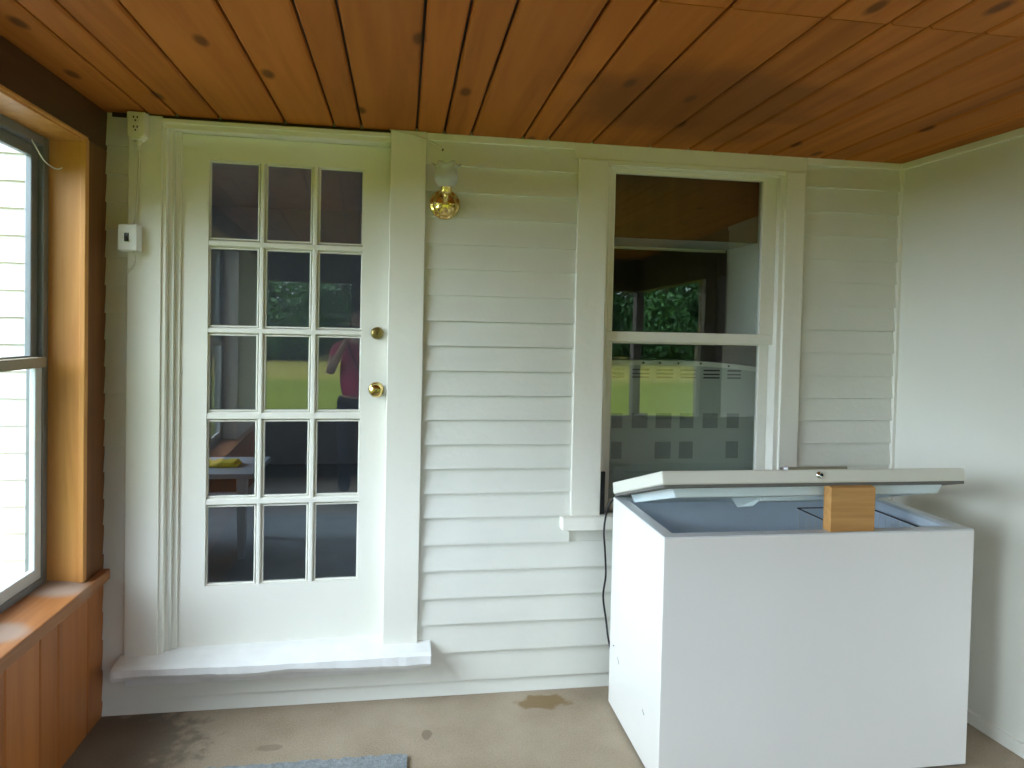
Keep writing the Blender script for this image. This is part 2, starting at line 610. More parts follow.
# further back only a half wall with openings above
hexa(bm, [(rx(YF), YF, 0), (rx(YF) + 0.1, YF, 0), (rx(YR) + 0.1, YR, 0), (rx(YR), YR, 0),
          (rx(YF), YF, 0.66), (rx(YF) + 0.1, YF, 0.66), (rx(YR) + 0.1, YR, 0.66), (rx(YR), YR, 0.66)])
hexa(bm, [(rx(YF), YF, 1.98), (rx(YF) + 0.1, YF, 1.98), (rx(YR) + 0.1, YR, 1.98), (rx(YR), YR, 1.98),
          (rx(YF), YF, ZC), (rx(YF) + 0.1, YF, ZC), (rx(YR) + 0.1, YR, ZC), (rx(YR), YR, ZC)])
struct(new_mesh('wall_right_back', bm, M['front']))
bm = bmesh.new()
hexa(bm, [(rx(YR) - 0.012, YR, 0), (rx(YR) + 0.02, YR, 0), (rx(0) + 0.02, 0, 0), (rx(0) - 0.012, 0, 0),
          (rx(YR) - 0.012, YR, 0.05), (rx(YR) + 0.02, YR, 0.05), (rx(0) + 0.02, 0, 0.05), (rx(0) - 0.012, 0, 0.05)])
struct(new_mesh('baseboard_right', bm, M['trim'], bevel=0.003))
bm = bmesh.new()
hexa(bm, [(rx(YR) - 0.012, YR, ZC - 0.03), (rx(YR) + 0.02, YR, ZC - 0.03), (rx(0) + 0.02, 0, ZC - 0.03), (rx(0) - 0.012, 0, ZC - 0.03),
          (rx(YR) - 0.012, YR, ZC), (rx(YR) + 0.02, YR, ZC), (rx(0) + 0.02, 0, ZC), (rx(0) - 0.012, 0, ZC)])
struct(new_mesh('trim_3', bm, M['trim'], bevel=0.003))

# ------------------------------------------------------------------ left wall: boards, beam, posts, windows
SILL = 0.585
HEAD = 2.165
bm = bmesh.new()
lay = bm.faces.layers.float.new('tone')
bys = [0.0, -0.137, -0.36, -0.478, -0.676, -0.86, -1.0, -1.2, -1.33, -1.55, -1.7, -1.9, -2.1, -2.3, -2.5, -2.7, -2.9, -3.1, -3.3, -3.5, -3.7, -3.9, -4.1, YF]
for a, b_ in zip(bys, bys[1:]):
    n = set(bm.faces)
    g = 0.002
    ring = [(a - g, XL - 0.02), (a - g, XL - 0.004), (a - g - 0.005, XL), (b_ + g + 0.005, XL), (b_ + g, XL - 0.004), (b_ + g, XL - 0.02)]
    A = [bm.verts.new((x, y, 0.0)) for y, x in ring]
    B = [bm.verts.new((x, y, SILL - 0.03)) for y, x in ring]
    bm.faces.new(A)
    bm.faces.new(list(reversed(B)))
    for i in range(6):
        j = (i + 1) % 6
        bm.faces.new((A[i], A[j], B[j], B[i]))
    t = rt.random()
    for f in set(bm.faces) - n:
        f[lay] = t
box(bm, XL - 0.15, XL - 0.018, YF, 0.0, -0.4, SILL - 0.03)
struct(new_mesh('wall_left', bm, M['board']))

bm = bmesh.new()
box(bm, XL - 0.15, XL, YF, 0.0, HEAD + 0.012, ZC)
struct(new_mesh('trim_4', bm, M['beam'], bevel=0.004))
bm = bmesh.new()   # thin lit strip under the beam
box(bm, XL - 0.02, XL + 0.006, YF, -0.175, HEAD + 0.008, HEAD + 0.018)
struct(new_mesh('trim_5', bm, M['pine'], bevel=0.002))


def window_opening(n, y0, y1, first=False):
    """a pine-lined opening in the left wall with a storm window; y0 is the edge nearer the house"""
    w = struct(empty('window_%d' % n, (XL, y0, SILL)))
    X0, Z0 = XL, SILL

    def put(bm_, name, mat, parent=w, **k):
        for v in bm_.verts:
            v.co -= Vector((X0, y0, Z0))
        return new_mesh(name, bm_, mat, parent, **k)
    xo = XL - 0.128
    b = bmesh.new()
    box(b, xo - 0.01, XL - 0.004, y0, y0 + 0.02, SILL, HEAD + 0.012)
    put(b, 'jamb', M['pine'], bevel=0.002)
    b = bmesh.new()
    box(b, xo - 0.01, XL - 0.004, y1 - 0.02, y1, SILL, HEAD + 0.012)
    put(b, 'jamb', M['wall_white'], bevel=0.002)
    b = bmesh.new()
    box(b, xo - 0.01, XL - 0.002, y1, y0, HEAD, HEAD + 0.014)
    put(b, 'head_board', M['pine'])
    # stop strips on the jamb
    b = bmesh.new()
    box(b, XL - 0.016, XL + 0.004, y0 - 0.006, y0 + 0.022, SILL, HEAD + 0.012)
    put(b, 'stop_strip', M['pine'], bevel=0.003)
    # storm frame
    f = 0.034
    b = bmesh.new()
    ya, yb = y0 - 0.004, y1 + 0.004
    for (a0, a1, c0, c1) in ((ya - f, ya, SILL, HEAD), (yb, yb + f, SILL, HEAD), (yb + f, ya - f, HEAD - f, HEAD), (yb + f, ya - f, SILL, SILL + f)):
        box(b, xo - 0.045, xo + 0.012, a0, a1, c0, c1)
    put(b, 'storm_frame', M['metal_frame'], bevel=0.003)
    zm = 1.385
    ya, yb = ya - f, yb + f
    s = 0.042
    b = bmesh.new()
    for (a0, a1, c0, c1) in ((ya - s, ya, zm, HEAD - f), (yb, yb + s, zm, HEAD - f), (yb + s, ya - s, HEAD - f - s, HEAD - f), (yb + s, ya - s, zm - 0.012, zm + 0.02)):
        box(b, xo - 0.03, xo - 0.008, a0, a1, c0, c1)
    up = put(b, 'upper_sash', M['metal_frame'], bevel=0.003)
    b = bmesh.new()
    for (a0, a1, c0, c1) in ((ya - s, ya, SILL + f, zm - 0.012), (yb, yb + s, SILL + f, zm - 0.012), (yb + s, ya - s, SILL + f, SILL + f + s)):
        box(b, xo - 0.012, xo + 0.008, a0, a1, c0, c1)
    lo = put(b, 'lower_sash', M['sash_pale'], bevel=0.003)
    b = bmesh.new()
    box(b, xo - 0.012, xo + 0.022, yb, ya, zm - 0.022, zm + 0.014)
    put(b, 'meeting_rail', M['sash_tan'], bevel=0.003)
    for nm, c0, c1, xx, par in (('upper_pane', zm, HEAD - f - s, xo - 0.02, up), ('lower_pane', SILL + f + s, zm, xo - 0.003, lo)):
        b = bmesh.new()
        box(b, xx, xx + 0.003, yb + s - 0.003, ya - s + 0.003, c0, c1)
        put(b, nm, M['glass'], par)
    return w


wins = [(-0.183, -1.42), (-1.90, -3.00)]
window_opening(1, *wins[0], first=True)
for k, (a, b_) in enumerate(wins[1:]):
    window_opening(3 + k, a, b_)
# corner post by the house and the mullion posts between the windows
bm = bmesh.new()
box(bm, XL - 0.14, XL, -0.176, -0.001, SILL - 0.03, HEAD + 0.012)
struct(new_mesh('trim_6', bm, M['post'], bevel=0.004))
bm = bmesh.new()          # painted panel behind the window
box(bm, XL - 0.14, XL - 0.004, -1.896, -1.424, SILL - 0.03, HEAD + 0.012)
box(bm, XL - 0.14, XL - 0.004, YF, -3.004, SILL - 0.03, HEAD + 0.012)
struct(new_mesh('wall_left_panel', bm, M['wall_white']))
# long window board: sloping top, thick nosing, a tip that runs on to the house wall
bm = bmesh.new()
xn = XL + 0.036
hexa(bm, [(XL - 0.13, YF, SILL - 0.04), (xn, YF, SILL - 0.048), (xn, -0.175, SILL - 0.048), (XL - 0.13, -0.175, SILL - 0.04),
          (XL - 0.13, YF, SILL + 0.012), (xn, YF, SILL - 0.003), (xn, -0.175, SILL - 0.003), (XL - 0.13, -0.175, SILL + 0.012)])
hexa(bm, [(XL + 0.001, -0.18, SILL - 0.046), (xn, -0.18, SILL - 0.048), (xn - 0.006, -0.02, SILL - 0.045), (XL + 0.001, -0.02, SILL - 0.045),
          (XL + 0.001, -0.18, SILL - 0.004), (xn, -0.18, SILL - 0.003), (xn - 0.006, -0.02, SILL - 0.006), (XL + 0.001, -0.02, SILL - 0.006)])
struct(new_mesh('trim_8', bm, M['sill_wood'], bevel=0.004))

# ------------------------------------------------------------------ front wall (behind the viewpoint)
bm = bmesh.new()
box(bm, XL - 0.15, 2.65, YF - 0.12, YF, -0.4, 0.62)
box(bm, XL - 0.15, 2.65, YF - 0.12, YF, 1.975, ZC)
for x0, x1 in ((XL - 0.15, XL + 0.03), (-0.24, -0.08), (1.20, 1.32), (2.49, 2.57)):
    box(bm, x0, x1, YF - 0.12, YF, 0.62, 1.975)
struct(new_mesh('wall_front', bm, M['front']))
bm = bmesh.new()
y0 = -2.17
box(bm, rx(y0), rx(y0) + 0.1, y0 - 0.12, y0 + 0.12, 0.66, 1.98)
struct(new_mesh('trim_9', bm, M['front']))
bm = bmesh.new()
box(bm, rx(-2.39) - 0.01, rx(-2.39) + 0.1, -2.42, -2.36, 0.66, 1.98)
struct(new_mesh('trim_16', bm, M['cream']))

# ------------------------------------------------------------------ house door
d = struct(empty('door_1', (-0.869, 0.030, 0.236), math.radians(1.9)))
DW, DH = 0.812, 2.035     # local: x along the door, z up, front face y = 0, thickness 0.042
GX = [(0.103, 0.292), (0.317, 0.496), (0.523, 0.700)]
GZ0, GZ1 = 0.240, 1.940
rows = [(0.240, 0.561), (0.595, 0.906), (0.942, 1.252), (1.281, 1.597), (1.629, 1.938)]
bm = bmesh.new()
T = 0.042
box(bm, 0.0, GX[0][0], 0, T, 0, DH)
box(bm, GX[-1][1], DW, 0, T, 0, DH)
box(bm, GX[0][0], GX[-1][1], 0, T, 0, rows[0][0])
box(bm, GX[0][0], GX[-1][1], 0, T, rows[-1][1], DH)
new_mesh('door_panel', bm, M['door'], d)
# glazing bars, chamfered towards the panes
bm = bmesh.new()


def bar(bm, x0, x1, z0, z1, vert):
    f = 0.007
    if vert:
        hexa(bm, [(x0, 0.022, z0), (x0 + f, 0.002, z0), (x1 - f, 0.002, z0), (x1, 0.022, z0), (x0, 0.022, z1), (x0 + f, 0.002, z1), (x1 - f, 0.002, z1), (x1, 0.022, z1)])
        box(bm, x0 + 0.004, x1 - 0.004, 0.022, 0.040, z0, z1)
    else:
        hexa(bm, [(x0, 0.022, z0), (x0, 0.002, z0 + f), (x0, 0.002, z1 - f), (x0, 0.022, z1), (x1, 0.022, z0), (x1, 0.002, z0 + f), (x1, 0.002, z1 - f), (x1, 0.022, z1)])
        box(bm, x0, x1, 0.022, 0.040, z0 + 0.004, z1 - 0.004)


for (a, b_) in zip(GX, GX[1:]):
    bar(bm, a[1], b_[0], rows[0][0], rows[-1][1], True)
for (a, b_) in zip(rows, rows[1:]):
    bar(bm, GX[0][0], GX[-1][1], a[1], b_[0], False)
new_mesh('glazing_bars', bm, M['door'], d, bevel=0.0015)
rg = random.Random(11)
for i, (x0, x1) in enumerate(GX):
    for k, (z0, z1) in enumerate(rows):
        bm = bmesh.new()
        box(bm, x0 - 0.004, x1 + 0.004, 0.023, 0.026, z0 - 0.004, z1 + 0.004)
        new_mesh('glass_pane', bm, M['door_glass'], d)
# putty bead round the glazed area
bm = bmesh.new()
for (x0, x1) in GX:
    for (z0, z1) in rows:
        for (a, b_, c, e) in ((x0, x0 + 0.006, z0, z1), (x1 - 0.006, x1, z0, z1), (x0, x1, z0, z0 + 0.006), (x0, x1, z1 - 0.006, z1)):
            box(bm, a, b_, 0.012, 0.0235, c, e)
new_mesh('putty_bead', bm, M['door'], d, bevel=0.002)
# knob and deadbolt
bm = bmesh.new()
lathe(bm, [(0.030, -0.001), (0.032, 0.003), (0.028, 0.009), (0.014, 0.012), (0.011, 0.026), (0.015, 0.032), (0.025, 0.038), (0.0285, 0.050), (0.027, 0.060),
           (0.020, 0.067), (0.010, 0.069), (0.001, 0.0695)], 28, (0, 0, 0), 'y')
kn = new_mesh('door_knob', bm, M['brass'], d, smooth=True)
kn.location = (0.764, 0.0, 1.034)
bm = bmesh.new()
lathe(bm, [(0.006, 0.069), (0.006, 0.0712), (0.001, 0.0712)], 14, (0, 0, 0), 'y')
new_mesh('key_button', bm, M['old_brass'], kn)
bm = bmesh.new()
lathe(bm, [(0.026, -0.001), (0.026, 0.004), (0.023, 0.016), (0.019, 0.019), (0.001, 0.0195)], 28, (0, 0, 0), 'y')
db = new_mesh('deadbolt', bm, M['old_brass'], d, smooth=True)
db.location = (0.764, 0.0, 1.268)
bm = bmesh.new()
box(bm, -0.0015, 0.0015, -0.0205, -0.018, -0.007, 0.007)
new_mesh('keyhole', bm, M['dark'], db)

# door casing
bm = bmesh.new()
box(bm, -1.044, -0.923, -0.024, 0.004, 0.20, ZC - 0.006)
struct(new_mesh('trim_10', bm, M['trim'], bevel=0.003))            # left casing board
bm = bmesh.new()
prof = [(-0.924, -0.016), (-0.909, -0.016), (-0.905, -0.010), (-0.905, 0.002), (-0.892, 0.004), (-0.888, 0.010), (-0.888, 0.018), (-0.866, 0.020), (-0.866, 0.034), (-0.890, 0.036), (-0.890, 0.115), (-0.924, 0.115)]
A = [bm.verts.new((x, y, 0.20)) for x, y in prof]
B = [bm.verts.new((x, y, 2.285)) for x, y in prof]
bm.faces.new(A)
bm.faces.new(list(reversed(B)))
for i in range(len(A)):
    j = (i + 1) % len(A)
    bm.faces.new((A[i], A[j], B[j], B[i]))
struct(new_mesh('trim_11', bm, M['trim']))            # stepped jamb on the hinge side
bm = bmesh.new()
box(bm, -0.923, -0.061, -0.020, 0.115, 2.273, ZC - 0.014)
box(bm, -0.923, -0.061, -0.028, -0.018, 2.292, ZC - 0.014)
struct(new_mesh('trim_12', bm, M['trim'], bevel=0.003))            # head
bm = bmesh.new()
box(bm, -0.061, 0.082, -0.026, 0.004, 0.20, ZC)
box(bm, -0.052, -0.030, 0.004, 0.115, 0.20, 2.28)
struct(new_mesh('trim_13', bm, M['trim'], bevel=0.003))            # right casing board

bm = bmesh.new()
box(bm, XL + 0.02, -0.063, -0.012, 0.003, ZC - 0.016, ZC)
struct(new_mesh('shadow_gap_strip', bm, M['groove']))            # dark-coloured strip standing in for the shadow gap between door head and ceiling

# door step with an uneven worn nose
bm = bmesh.new()
n = 180
rows_ = []
for i in range(n + 1):
    x = -1.060 + (1.195) * i / n
    w_ = mnoise.noise(Vector((x * 7, 0.3, 0.7))) * 0.009 + mnoise.noise(Vector((x * 26, 1.3, 2.7))) * 0.004
    e_ = mnoise.noise(Vector((x * 5, 4.3, 0.2))) * 0.009
    sag = -0.006 * math.exp(-((x + 0.4) / 0.3) ** 2)
    rows_.append([bm.verts.new(p) for p in ((x, 0.06, 0.237), (x, -0.005, 0.236), (x, -0.088 + w_, 0.224 + sag), (x, -0.105 + w_, 0.215 + sag),
                                            (x, -0.108 + w_, 0.185 + e_), (x, -0.098 + w_, 0.168 + e_), (x, 0.0, 0.166), (x, 0.06, 0.166))])
for a, b_ in zip(rows_, rows_[1:]):
    for i in range(8):
        j = (i + 1) % 8
        bm.faces.new((a[i], a[j], b_[j], b_[i]))
bm.faces.new(rows_[0])
bm.faces.new(list(reversed(rows_[-1])))
struct(new_mesh('trim_14', bm, M['step'], smooth=False, bevel=0.0))
# riser board under the step
bm = bmesh.new()
box(bm, -1.040, 0.10, -0.030, 0.0, 0.118, 0.172)
struct(new_mesh('trim_15', bm, M['step'], bevel=0.004))

# ------------------------------------------------------------------ house window
w = struct(empty('window_2', (0.715, 0, 0.69)))


def put2(bm_, name, mat, parent=w, **k):
    for v in bm_.verts:
        v.co -= Vector((0.715, 0, 0.69))
    return new_mesh(name, bm_, mat, parent, **k)


bm = bmesh.new()
box(bm, 0.717, 0.846, -0.024, 0.004, 0.745, 2.256)
put2(bm, 'casing', M['trim'], bevel=0.003)
bm = bmesh.new()
box(bm, 1.662, 1.752, -0.024, 0.004, 0.745, 2.256)
put2(bm, 'casing', M['trim'], bevel=0.003)
bm = bmesh.new()
box(bm, 0.700, 1.762, -0.014, 0.004, 2.256, ZC)
box(bm, 0.846, 1.662, -0.018, 0.004, 2.238, 2.26)
put2(bm, 'head_casing', M['trim'], bevel=0.003)
bm = bmesh.new()
box(bm, 0.674, 1.800, -0.062, 0.02, 0.692, 0.746)
put2(bm, 'window_sill', M['trim'], bevel=0.004)
bm = bmesh.new()          # reveal lining
box(bm, 0.846, 0.864, -0.004, 0.115, 0.745, 2.245)
box(bm, 1.640, 1.664, -0.010, 0.115, 0.745, 2.245)
box(bm, 0.846, 1.664, -0.004, 0.115, 2.232, 2.262)
put2(bm, 'reveal', M['trim'], bevel=0.002)
bm = bmesh.new()          # dark channel low on the left
box(bm, 0.8475, 0.8680, -0.014, 0.048, 0.748, 0.93)
put2(bm, 'sash_channel', M['black'])
# upper sash (outer)
bm = bmesh.new()
for (a, b_, z0, z1) in ((0.864, 0.893, 1.534, 2.24), (1.573, 1.640, 1.534, 2.24), (0.893, 1.573, 2.214, 2.24), (0.864, 1.640, 1.490, 1.534)):
    box(bm, a, b_, 0.018, 0.042, z0, z1)
us = put2(bm, 'upper_sash', M['trim'], bevel=0.003)
bm = bmesh.new()
box(bm, 0.889, 1.577, 0.030, 0.033, 1.53, 2.218)
put2(bm, 'upper_pane', M['sash_glass'], us)
# lower sash (inner)
bm = bmesh.new()
for (a, b_, z0, z1) in ((0.866, 0.905, 0.745, 1.52), (1.592, 1.638, 0.745, 1.52), (0.905, 1.592, 0.745, 0.80), (0.905, 1.592, 1.482, 1.52)):
    box(bm, a, b_, 0.050, 0.075, z0, z1)
ls = put2(bm, 'lower_sash', M['trim'], bevel=0.003)
bm = bmesh.new()
box(bm, 0.901, 1.596, 0.060, 0.063, 0.796, 1.48)
put2(bm, 'lower_pane', M['sash_glass'], ls)

# ------------------------------------------------------------------ inside the house
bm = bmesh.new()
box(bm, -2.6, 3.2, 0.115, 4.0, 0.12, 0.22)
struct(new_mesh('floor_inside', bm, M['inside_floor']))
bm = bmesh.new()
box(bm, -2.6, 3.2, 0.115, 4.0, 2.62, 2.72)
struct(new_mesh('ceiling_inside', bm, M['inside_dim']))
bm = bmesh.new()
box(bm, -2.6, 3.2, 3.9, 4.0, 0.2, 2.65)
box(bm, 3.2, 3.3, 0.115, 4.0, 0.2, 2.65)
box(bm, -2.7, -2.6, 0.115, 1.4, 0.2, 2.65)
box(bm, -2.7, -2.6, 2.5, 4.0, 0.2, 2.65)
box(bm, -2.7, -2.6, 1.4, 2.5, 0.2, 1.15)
box(bm, -2.7, -2.6, 1.4, 2.5, 1.85, 2.65)  # unseen opening left in this wall, added to let daylight into the door room
box(bm, 0.42, 0.50, 0.115, 3.9, 0.2, 2.65)  # added partition, blocks that daylight so the window room stays dark
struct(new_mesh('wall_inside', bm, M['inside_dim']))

t = thing(empty('kitchen_table', (-1.12, 1.36, 0.22)), 'blue grey kitchen table indoors behind the left column of door panes', 'table')
bm = bmesh.new()
box(bm, -0.65, 0.32, -0.26, 0.26, 0.46, 0.488)
new_mesh('table_top', bm, M['table'], t, bevel=0.004)
bm = bmesh.new()
box(bm, -0.60, 0.27, -0.22, 0.22, 0.38, 0.46)
new_mesh('apron', bm, M['plinth'], t, bevel=0.003)
for sx in (-0.58, 0.25):
    for sy in (-0.20, 0.20):
        bm = bmesh.new()
        hexa(bm, [(sx - 0.018, sy - 0.018, 0), (sx + 0.018, sy - 0.018, 0), (sx + 0.018, sy + 0.018, 0), (sx - 0.018, sy + 0.018, 0),
                  (sx - 0.028, sy - 0.028, 0.46), (sx + 0.028, sy - 0.028, 0.46), (sx + 0.028, sy + 0.028, 0.46), (sx - 0.028, sy + 0.028, 0.46)])
        new_mesh('leg', bm, M['table'], t, bevel=0.003)
bm = bmesh.new()
nx, ny = 16, 8
g = []
for i in range(nx + 1):
    col_ = []
    for j in range(ny + 1):
        x = -0.12 + 0.24 * i / nx
        y = -0.07 + 0.14 * j / ny
        h = 0.022 + 0.014 * mnoise.noise(Vector((x * 18, y * 18, 3.0)))
        edge = min(i, nx - i, j, ny - j)
        if edge == 0:
            h = 0.002
        col_.append(bm.verts.new((x + 0.01 * mnoise.noise(Vector((y * 20, 1, 0))), y + 0.015 * mnoise.noise(Vector((x * 14, 2, 0))), h)))
    g.append(col_)
for i in range(nx):
    for j in range(ny):
        bm.faces.new((g[i][j], g[i + 1][j], g[i + 1][j + 1], g[i][j + 1]))
yc = new_mesh('cleaning_cloth', bm, M['yellow'], smooth=True)
yc.location = (-1.05, 1.34, 0.709)
sol = yc.modifiers.new('solid', 'SOLIDIFY')
sol.thickness = 0.006
sol.offset = 1
thing(yc, 'folded bright yellow cloth lying on the table indoors', 'cloth')

# cupboard hung across the top of the window, white underneath
c = thing(empty('wall_cupboard', (1.24, 0.28, 1.955)), 'brown wooden cupboard with white underside inside the upper window pane', 'cupboard')
bm = bmesh.new()
box(bm, -0.55, 0.368, -0.160, -0.145, 0.0, 0.50)
new_mesh('back_board', bm, M['cup_brown'], c, bevel=0.002)
bm = bmesh.new()
box(bm, -0.55, 0.366, -0.145, 0.150, 0.0, 0.018)
new_mesh('bottom_board', bm, M['inside_white'], c, bevel=0.002)
bm = bmesh.new()
box(bm, -0.55, 0.366, 0.150, 0.165, -0.012, 0.50)
new_mesh('front_frame', bm, M['inside_white'], c, bevel=0.002)
bm = bmesh.new()
box(bm, 0.352, 0.366, -0.145, 0.150, 0.018, 0.50)
new_mesh('end_panel', bm, M['cup_brown'], c)
bm = bmesh.new()
box(bm, 1.612, 1.632, 0.122, 0.435, 1.535, 2.50)
thing(new_mesh('side_panel', bm, M['inside_white'], bevel=0.003), 'upright white panel standing indoors at the right of the window', 'panel')

v = thing(empty('vented_panel', (1.26, 0.20, 0.22)), 'pale metal panel with vent slots and screws behind the lower window pane', 'panel')
bm = bmesh.new()
n = 24
top = []
for i in range(n + 1):
    x = -0.37 + 0.785 * i / n
    u = (x + 0.02) / 0.36
    top.append((x, 1.182 - 0.018 * u * u * (1 if u > 0 else 0.3)))
A = [bm.verts.new((x, 0.0, zt)) for x, zt in top] + [bm.verts.new((0.415, 0.0, 0)), bm.verts.new((-0.37, 0.0, 0))]
B = [bm.verts.new((x.co.x, 0.35, x.co.z)) for x in A]
bm.faces.new(A)
bm.faces.new(list(reversed(B)))
for i in range(len(A)):
    j = (i + 1) % len(A)
    bm.faces.new((A[i], A[j], B[j], B[i]))
new_mesh('metal_body', bm, M['vent_panel'], v, bevel=0.004)
bm = bmesh.new()
for i in range(n):
    (xa, za), (xb, zb) = top[i], top[i + 1]
    hexa(bm, [(xa, -0.007, za - 0.020), (xb, -0.007, zb - 0.020), (xb, 0.002, zb - 0.020), (xa, 0.002, za - 0.020),
              (xa, -0.007, za + 0.002), (xb, -0.007, zb + 0.002), (xb, 0.002, zb + 0.002), (xa, 0.002, za + 0.002)])
new_mesh('top_strip', bm, M['inside_white'], v)
cols = [(-0.306, -0.249), (-0.21, -0.128), (-0.094, -0.011), (0.024, 0.098), (0.138, 0.218), (0.258, 0.325)]
for x0, x1 in cols:
    bm = bmesh.new()
    for zz in (1.136, 1.118, 1.102):
        box(bm, x0, x1, -0.003, 0.002, zz, zz + 0.007)
    new_mesh('vent_slots', bm, M['dark'], v)
for k, (x0, x1) in enumerate(cols):
    bm = bmesh.new()
    box(bm, x0 + 0.003, x1 - 0.003, -0.0015, 0.002, 0.868, 0.938)
    new_mesh('punched_square', bm, M['vent_dark'], v)
    if k in (0, 2, 3, 5):
        bm = bmesh.new()
        box(bm, x0 + 0.003, x1 - 0.003, -0.0015, 0.002, 0.725, 0.805)
        new_mesh('punched_square', bm, M['vent_dark'], v)
for x0 in (-0.16, -0.08, 0.01, 0.12, 0.26):
    bm = bmesh.new()
    lathe(bm, [(0.005, 0.006), (0.005, 0.009), (0.003, 0.010), (0.0005, 0.0102)], 10, (x0, 0, 1.174 - (0.012 if x0 > 0.2 else 0.002)), 'y')
    new_mesh('screw', bm, M['dark'], v)

# ------------------------------------------------------------------ chest freezer
FX0, FX1, FY0, FY1, FH = 0.862, 2.019, -0.714, -0.155, 0.857
f = thing(empty('chest_freezer', ((FX0 + FX1) / 2, (FY0 + FY1) / 2, 0)), 'white chest freezer standing by the window with its lid propped open', 'freezer')


def fz(bm_, name, mat, parent=f, base=None, **k):
    off = Vector(base) if base else Vector(f.location)
    for v_ in bm_.verts:
        v_.co -= off
    return new_mesh(name, bm_, mat, parent, **k)


bm = bmesh.new()
W_ = 0.030
for (a, b_, c_, e_) in ((FX0, FX0 + W_, FY0, FY1), (FX1 - W_, FX1, FY0, FY1), (FX0 + W_, FX1 - W_, FY0, FY0 + W_), (FX0 + W_, FX1 - W_, FY1 - W_, FY1)):
    pass
# outer shell: walls as one open box
o_ = [(FX0, FY0), (FX1, FY0), (FX1, FY1), (FX0, FY1)]
i_ = [(FX0 + 0.006, FY0 + 0.006), (FX1 - 0.006, FY0 + 0.006), (FX1 - 0.006, FY1 - 0.006), (FX0 + 0.006, FY1 - 0.006)]
rb = [bm.verts.new((x, y, 0.010)) for x, y in o_]
rtp = [bm.verts.new((x, y, FH - 0.004)) for x, y in o_]
ri = [bm.verts.new((x, y, FH - 0.004)) for x, y in i_]
rib = [bm.verts.new((x, y, 0.010)) for x, y in i_]
for a, b_ in ((rb, rtp), (rtp, ri), (ri, rib), (rib, rb)):
    for i in range(4):
        j = (i + 1) % 4
        bm.faces.new((a[i], a[j], b_[j], b_[i]))
fz(bm, 'cabinet', M['enamel'], bevel=0.004)
bm = bmesh.new()
box(bm, FX0 + 0.012, FX1 - 0.012, FY0 + 0.012, FY1 - 0.012, 0.0, 0.034)
fz(bm, 'plinth', M['plinth'], bevel=0.003)
# rim frame
bm = bmesh.new()
R_ = 0.046
i2 = [(FX0 + R_, FY0 + R_), (FX1 - R_, FY0 + R_), (FX1 - R_, FY1 - R_), (FX0 + R_, FY1 - R_)]
oo = [(FX0 + 0.001, FY0 + 0.001), (FX1 - 0.001, FY0 + 0.001), (FX1 - 0.001, FY1 - 0.001), (FX0 + 0.001, FY1 - 0.001)]
a0 = [bm.verts.new((x, y, FH - 0.006)) for x, y in oo]
a1 = [bm.verts.new((x, y, FH)) for x, y in oo]
a2 = [bm.verts.new((x, y, FH)) for x, y in i2]
a3 = [bm.verts.new((x, y, FH - 0.030)) for x, y in i2]
for a, b_ in ((a0, a1), (a1, a2), (a2, a3)):
    for i in range(4):
        j = (i + 1) % 4
        bm.faces.new((a[i], a[j], b_[j], b_[i]))
fz(bm, 'rim', M['rim'], bevel=0.002)
# liner with a raised compressor hump on the right
bm = bmesh.new()
L0 = R_ + 0.001
i3 = [(FX0 + L0, FY0 + L0), (FX1 - L0, FY0 + L0), (FX1 - L0, FY1 - L0), (FX0 + L0, FY1 - L0)]
a0 = [bm.verts.new((x, y, FH - 0.012)) for x, y in i3]
a1 = [bm.verts.new((x, y, 0.12)) for x, y in i3]
for i in range(4):
    j = (i + 1) % 4
    bm.faces.new((a0[i], a0[j], a1[j], a1[i]))
bm.faces.new(a1)
box(bm, FX1 - L0 - 0.22, FX1 - L0, FY0 + L0, FY1 - L0, 0.12, 0.42)
fz(bm, 'liner', M['liner'])
# small scratches on the left side
for (yy, zz, ln_, an) in ((-0.205, 0.265, 0.022, 0.25), (-0.27, 0.235, 0.03, -0.7), (-0.56, 0.19, 0.022, -0.5)):
    bm = bmesh.new()
    dy, dz = math.cos(an) * ln_ / 2, math.sin(an) * ln_ / 2
    hexa(bm, [(FX0 - 0.0006, yy - dy, zz + dz - 0.0028), (FX0 + 0.001, yy - dy, zz + dz - 0.0028), (FX0 + 0.001, yy + dy, zz - dz - 0.0005), (FX0 - 0.0006, yy + dy, zz - dz - 0.0005),
              (FX0 - 0.0006, yy - dy, zz + dz + 0.0028), (FX0 + 0.001, yy - dy, zz + dz + 0.0028), (FX0 + 0.001, yy + dy, zz - dz + 0.0005), (FX0 - 0.0006, yy + dy, zz - dz + 0.0005)])
    fz(bm, 'scratch', M['plinth'])

# lid, hinged along the rear edge
lid_ang = math.radians(16.3)
lid = empty('lid', (0, FY1 - f.location.y, FH + 0.012), 0, f)
lid.rotation_euler = (-lid_ang, 0, 0)
hx0, hx1 = FX0 - 0.002 - f.location.x, 2.003 - f.location.x
LD = 0.556
bm = bmesh.new()
box(bm, hx0, hx1, -LD, 0.0, 0.0, 0.046)
new_mesh('lid_shell', bm, M['enamel_lid'], lid, bevel=0.006, seg=3)
bm = bmesh.new()
for (a, b_, c_, e_) in ((hx0 + 0.006, hx1 - 0.006, -LD + 0.006, -LD + 0.042), (hx0 + 0.006, hx1 - 0.006, -0.042, -0.006), (hx0 + 0.006, hx0 + 0.042, -LD + 0.042, -0.042),
                        (hx1 - 0.042, hx1 - 0.006, -LD + 0.042, -0.042)):
    box(bm, a, b_, c_, e_, -0.010, 0.001)
new_mesh('gasket', bm, M['gasket'], lid, bevel=0.002)
bm = bmesh.new()
lx0, lx1, ly0, ly1 = hx0 + 0.055, hx1 - 0.045, -LD + 0.055, -0.05
